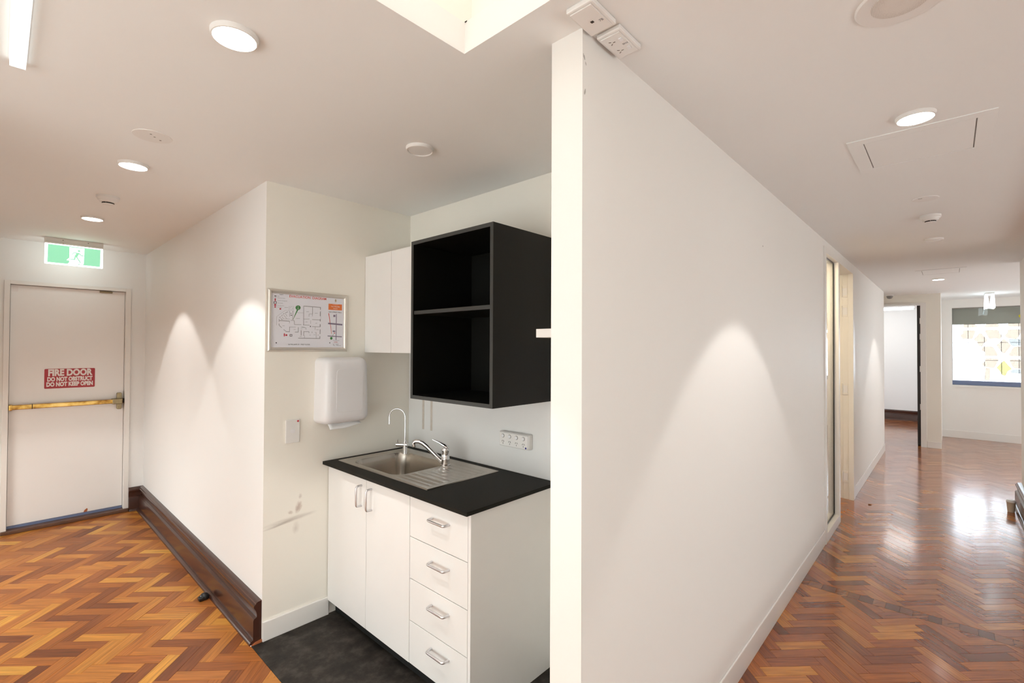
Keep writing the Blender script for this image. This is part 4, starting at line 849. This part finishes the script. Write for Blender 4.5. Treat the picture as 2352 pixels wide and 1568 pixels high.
def wy(x, y):
    px, py = 2140+x/6.033, 660+y/6.033
    return (-0.040-(px-2187)*0.00519, 2.25-(py-709)*0.0076)
def chaikin(p, n=3):
    for _ in range(n):
        p = [q for i in range(len(p)) for q in ((0.87*p[i][0]+0.13*p[(i+1) % len(p)][0], 0.87*p[i][1]+0.13*p[(i+1) % len(p)][1]), (0.13*p[i][0]+0.87*p[(i+1) % len(p)][0], 0.13*p[i][1]+0.87*p[(i+1) % len(p)][1]))]
    return p
SH = [('decal_peach', [(445, 520), (620, 520), (650, 565), (450, 567)]), ('decal_peach', [(765, 520), (945, 520), (945, 567), (750, 567)]), ('decal_peach', [(1065, 520), (1260, 520), (1265, 565), (1075, 565)]),
      ('decal_peach', [(440, 600), (630, 603), (575, 728), (500, 720), (430, 725), (400, 670), (445, 640)]), ('decal_peach', [(690, 630), (795, 745), (740, 775), (710, 830), (660, 810), (640, 760), (590, 730)]),
      ('decal_peach', [(745, 600), (940, 600), (950, 640), (990, 680), (965, 725), (890, 718), (810, 725)]), ('decal_peach', [(1065, 600), (1260, 600), (1190, 730), (1060, 715), (1020, 680), (1065, 640)]),
      ('decal_peach', [(1010, 720), (1070, 770), (1115, 810), (1010, 930), (905, 805), (960, 770)]), ('decal_peach', [(720, 825), (860, 820), (945, 950), (750, 955), (755, 900), (700, 875)]),
      ('decal_peach', [(750, 980), (950, 985), (880, 1115), (750, 1100), (705, 1060), (755, 1020)]), ('decal_peach', [(1140, 825), (1330, 822), (1330, 950), (1065, 952)]), ('decal_peach', [(1075, 990), (1330, 990), (1330, 1115), (1135, 1110)]),
      ('decal_yellow', [(1010, 1005), (1065, 1065), (1120, 1120), (1060, 1150), (1030, 1215), (980, 1200), (955, 1150), (905, 1105)]), ('decal_gold', [(1200, 425), (1262, 385), (1330, 425), (1262, 475)]),
      ('decal_blue', [(1065, 725), (1220, 725), (1330, 800), (1120, 825)]), ('decal_blue', [(1120, 1120), (1330, 1120), (1330, 1180), (1090, 1170)]), ('decal_peach', [(755, 1110), (825, 1110), (815, 1285), (745, 1285)])]
for k, (mk, p) in enumerate(SH):
    for r in range(1 if k in (0, 13) else 3):
        mb = MB().prism([wy(x, y) for x, y in chaikin([(x+940*r, y) for x, y in p])], (XF+0.0435, XF+0.0449), lambda a, c, t: (t, a, c))
        mb.build('film_shape', mk, w1)
# ------------------------------------------------------------------ small loose things
ds = thing('floor_door_stop', (0.862, 3.33, 0), 'small glossy black door stop on the parquet by the skirting', 'door stop')
MB().lathe((0.866, 3.33, 0.0005), [(0, 0), (0.026, 0), (0.027, 0.006), (0.024, 0.022), (0.016, 0.031), (0, 0.034)], 20).build('body', 'rubber', ds, smooth=True)
MB().box(0.832, 0.862, 3.300, 3.340, 0.0005, 0.022).build('bumper', 'rubber', ds, bevel=0.007, seg=3)
cx_, cy_ = 6.50, YR+0.098
cp = thing('paper_cup', (cx_, cy_, 0.001), 'beige paper cup with a white lid on the floor by the dark skirting', 'cup')
MB().lathe((cx_, cy_, 0.001), [(0, 0), (0.024, 0), (0.025, 0.003), (0.032, 0.090), (0.0335, 0.093), (0, 0.093)], 24).build('body', 'cup', cp, smooth=True)
MB().lathe((cx_, cy_, 0.001), [(0, 0.0931), (0.036, 0.0931), (0.036, 0.100), (0.033, 0.104), (0.031, 0.113), (0.027, 0.115), (0, 0.113)], 24).build('lid', 'plastic_cool', cp, smooth=True)
lf = MB().rings([[(5.815+0.03*i/4, 0.575+0.012*j-0.006+0.004*math.sin(i), 0.0012+0.006*abs(math.sin(i*0.9+j))) for i in range(5)] for j in range(3)], False, False, closed=False).build('dry_leaf', 'leaf', smooth=True)
md = lf.modifiers.new('thickness', 'SOLIDIFY'); md.thickness = 0.0012; tag(lf, 'curled brown scrap of leaf on the corridor parquet', 'leaf')
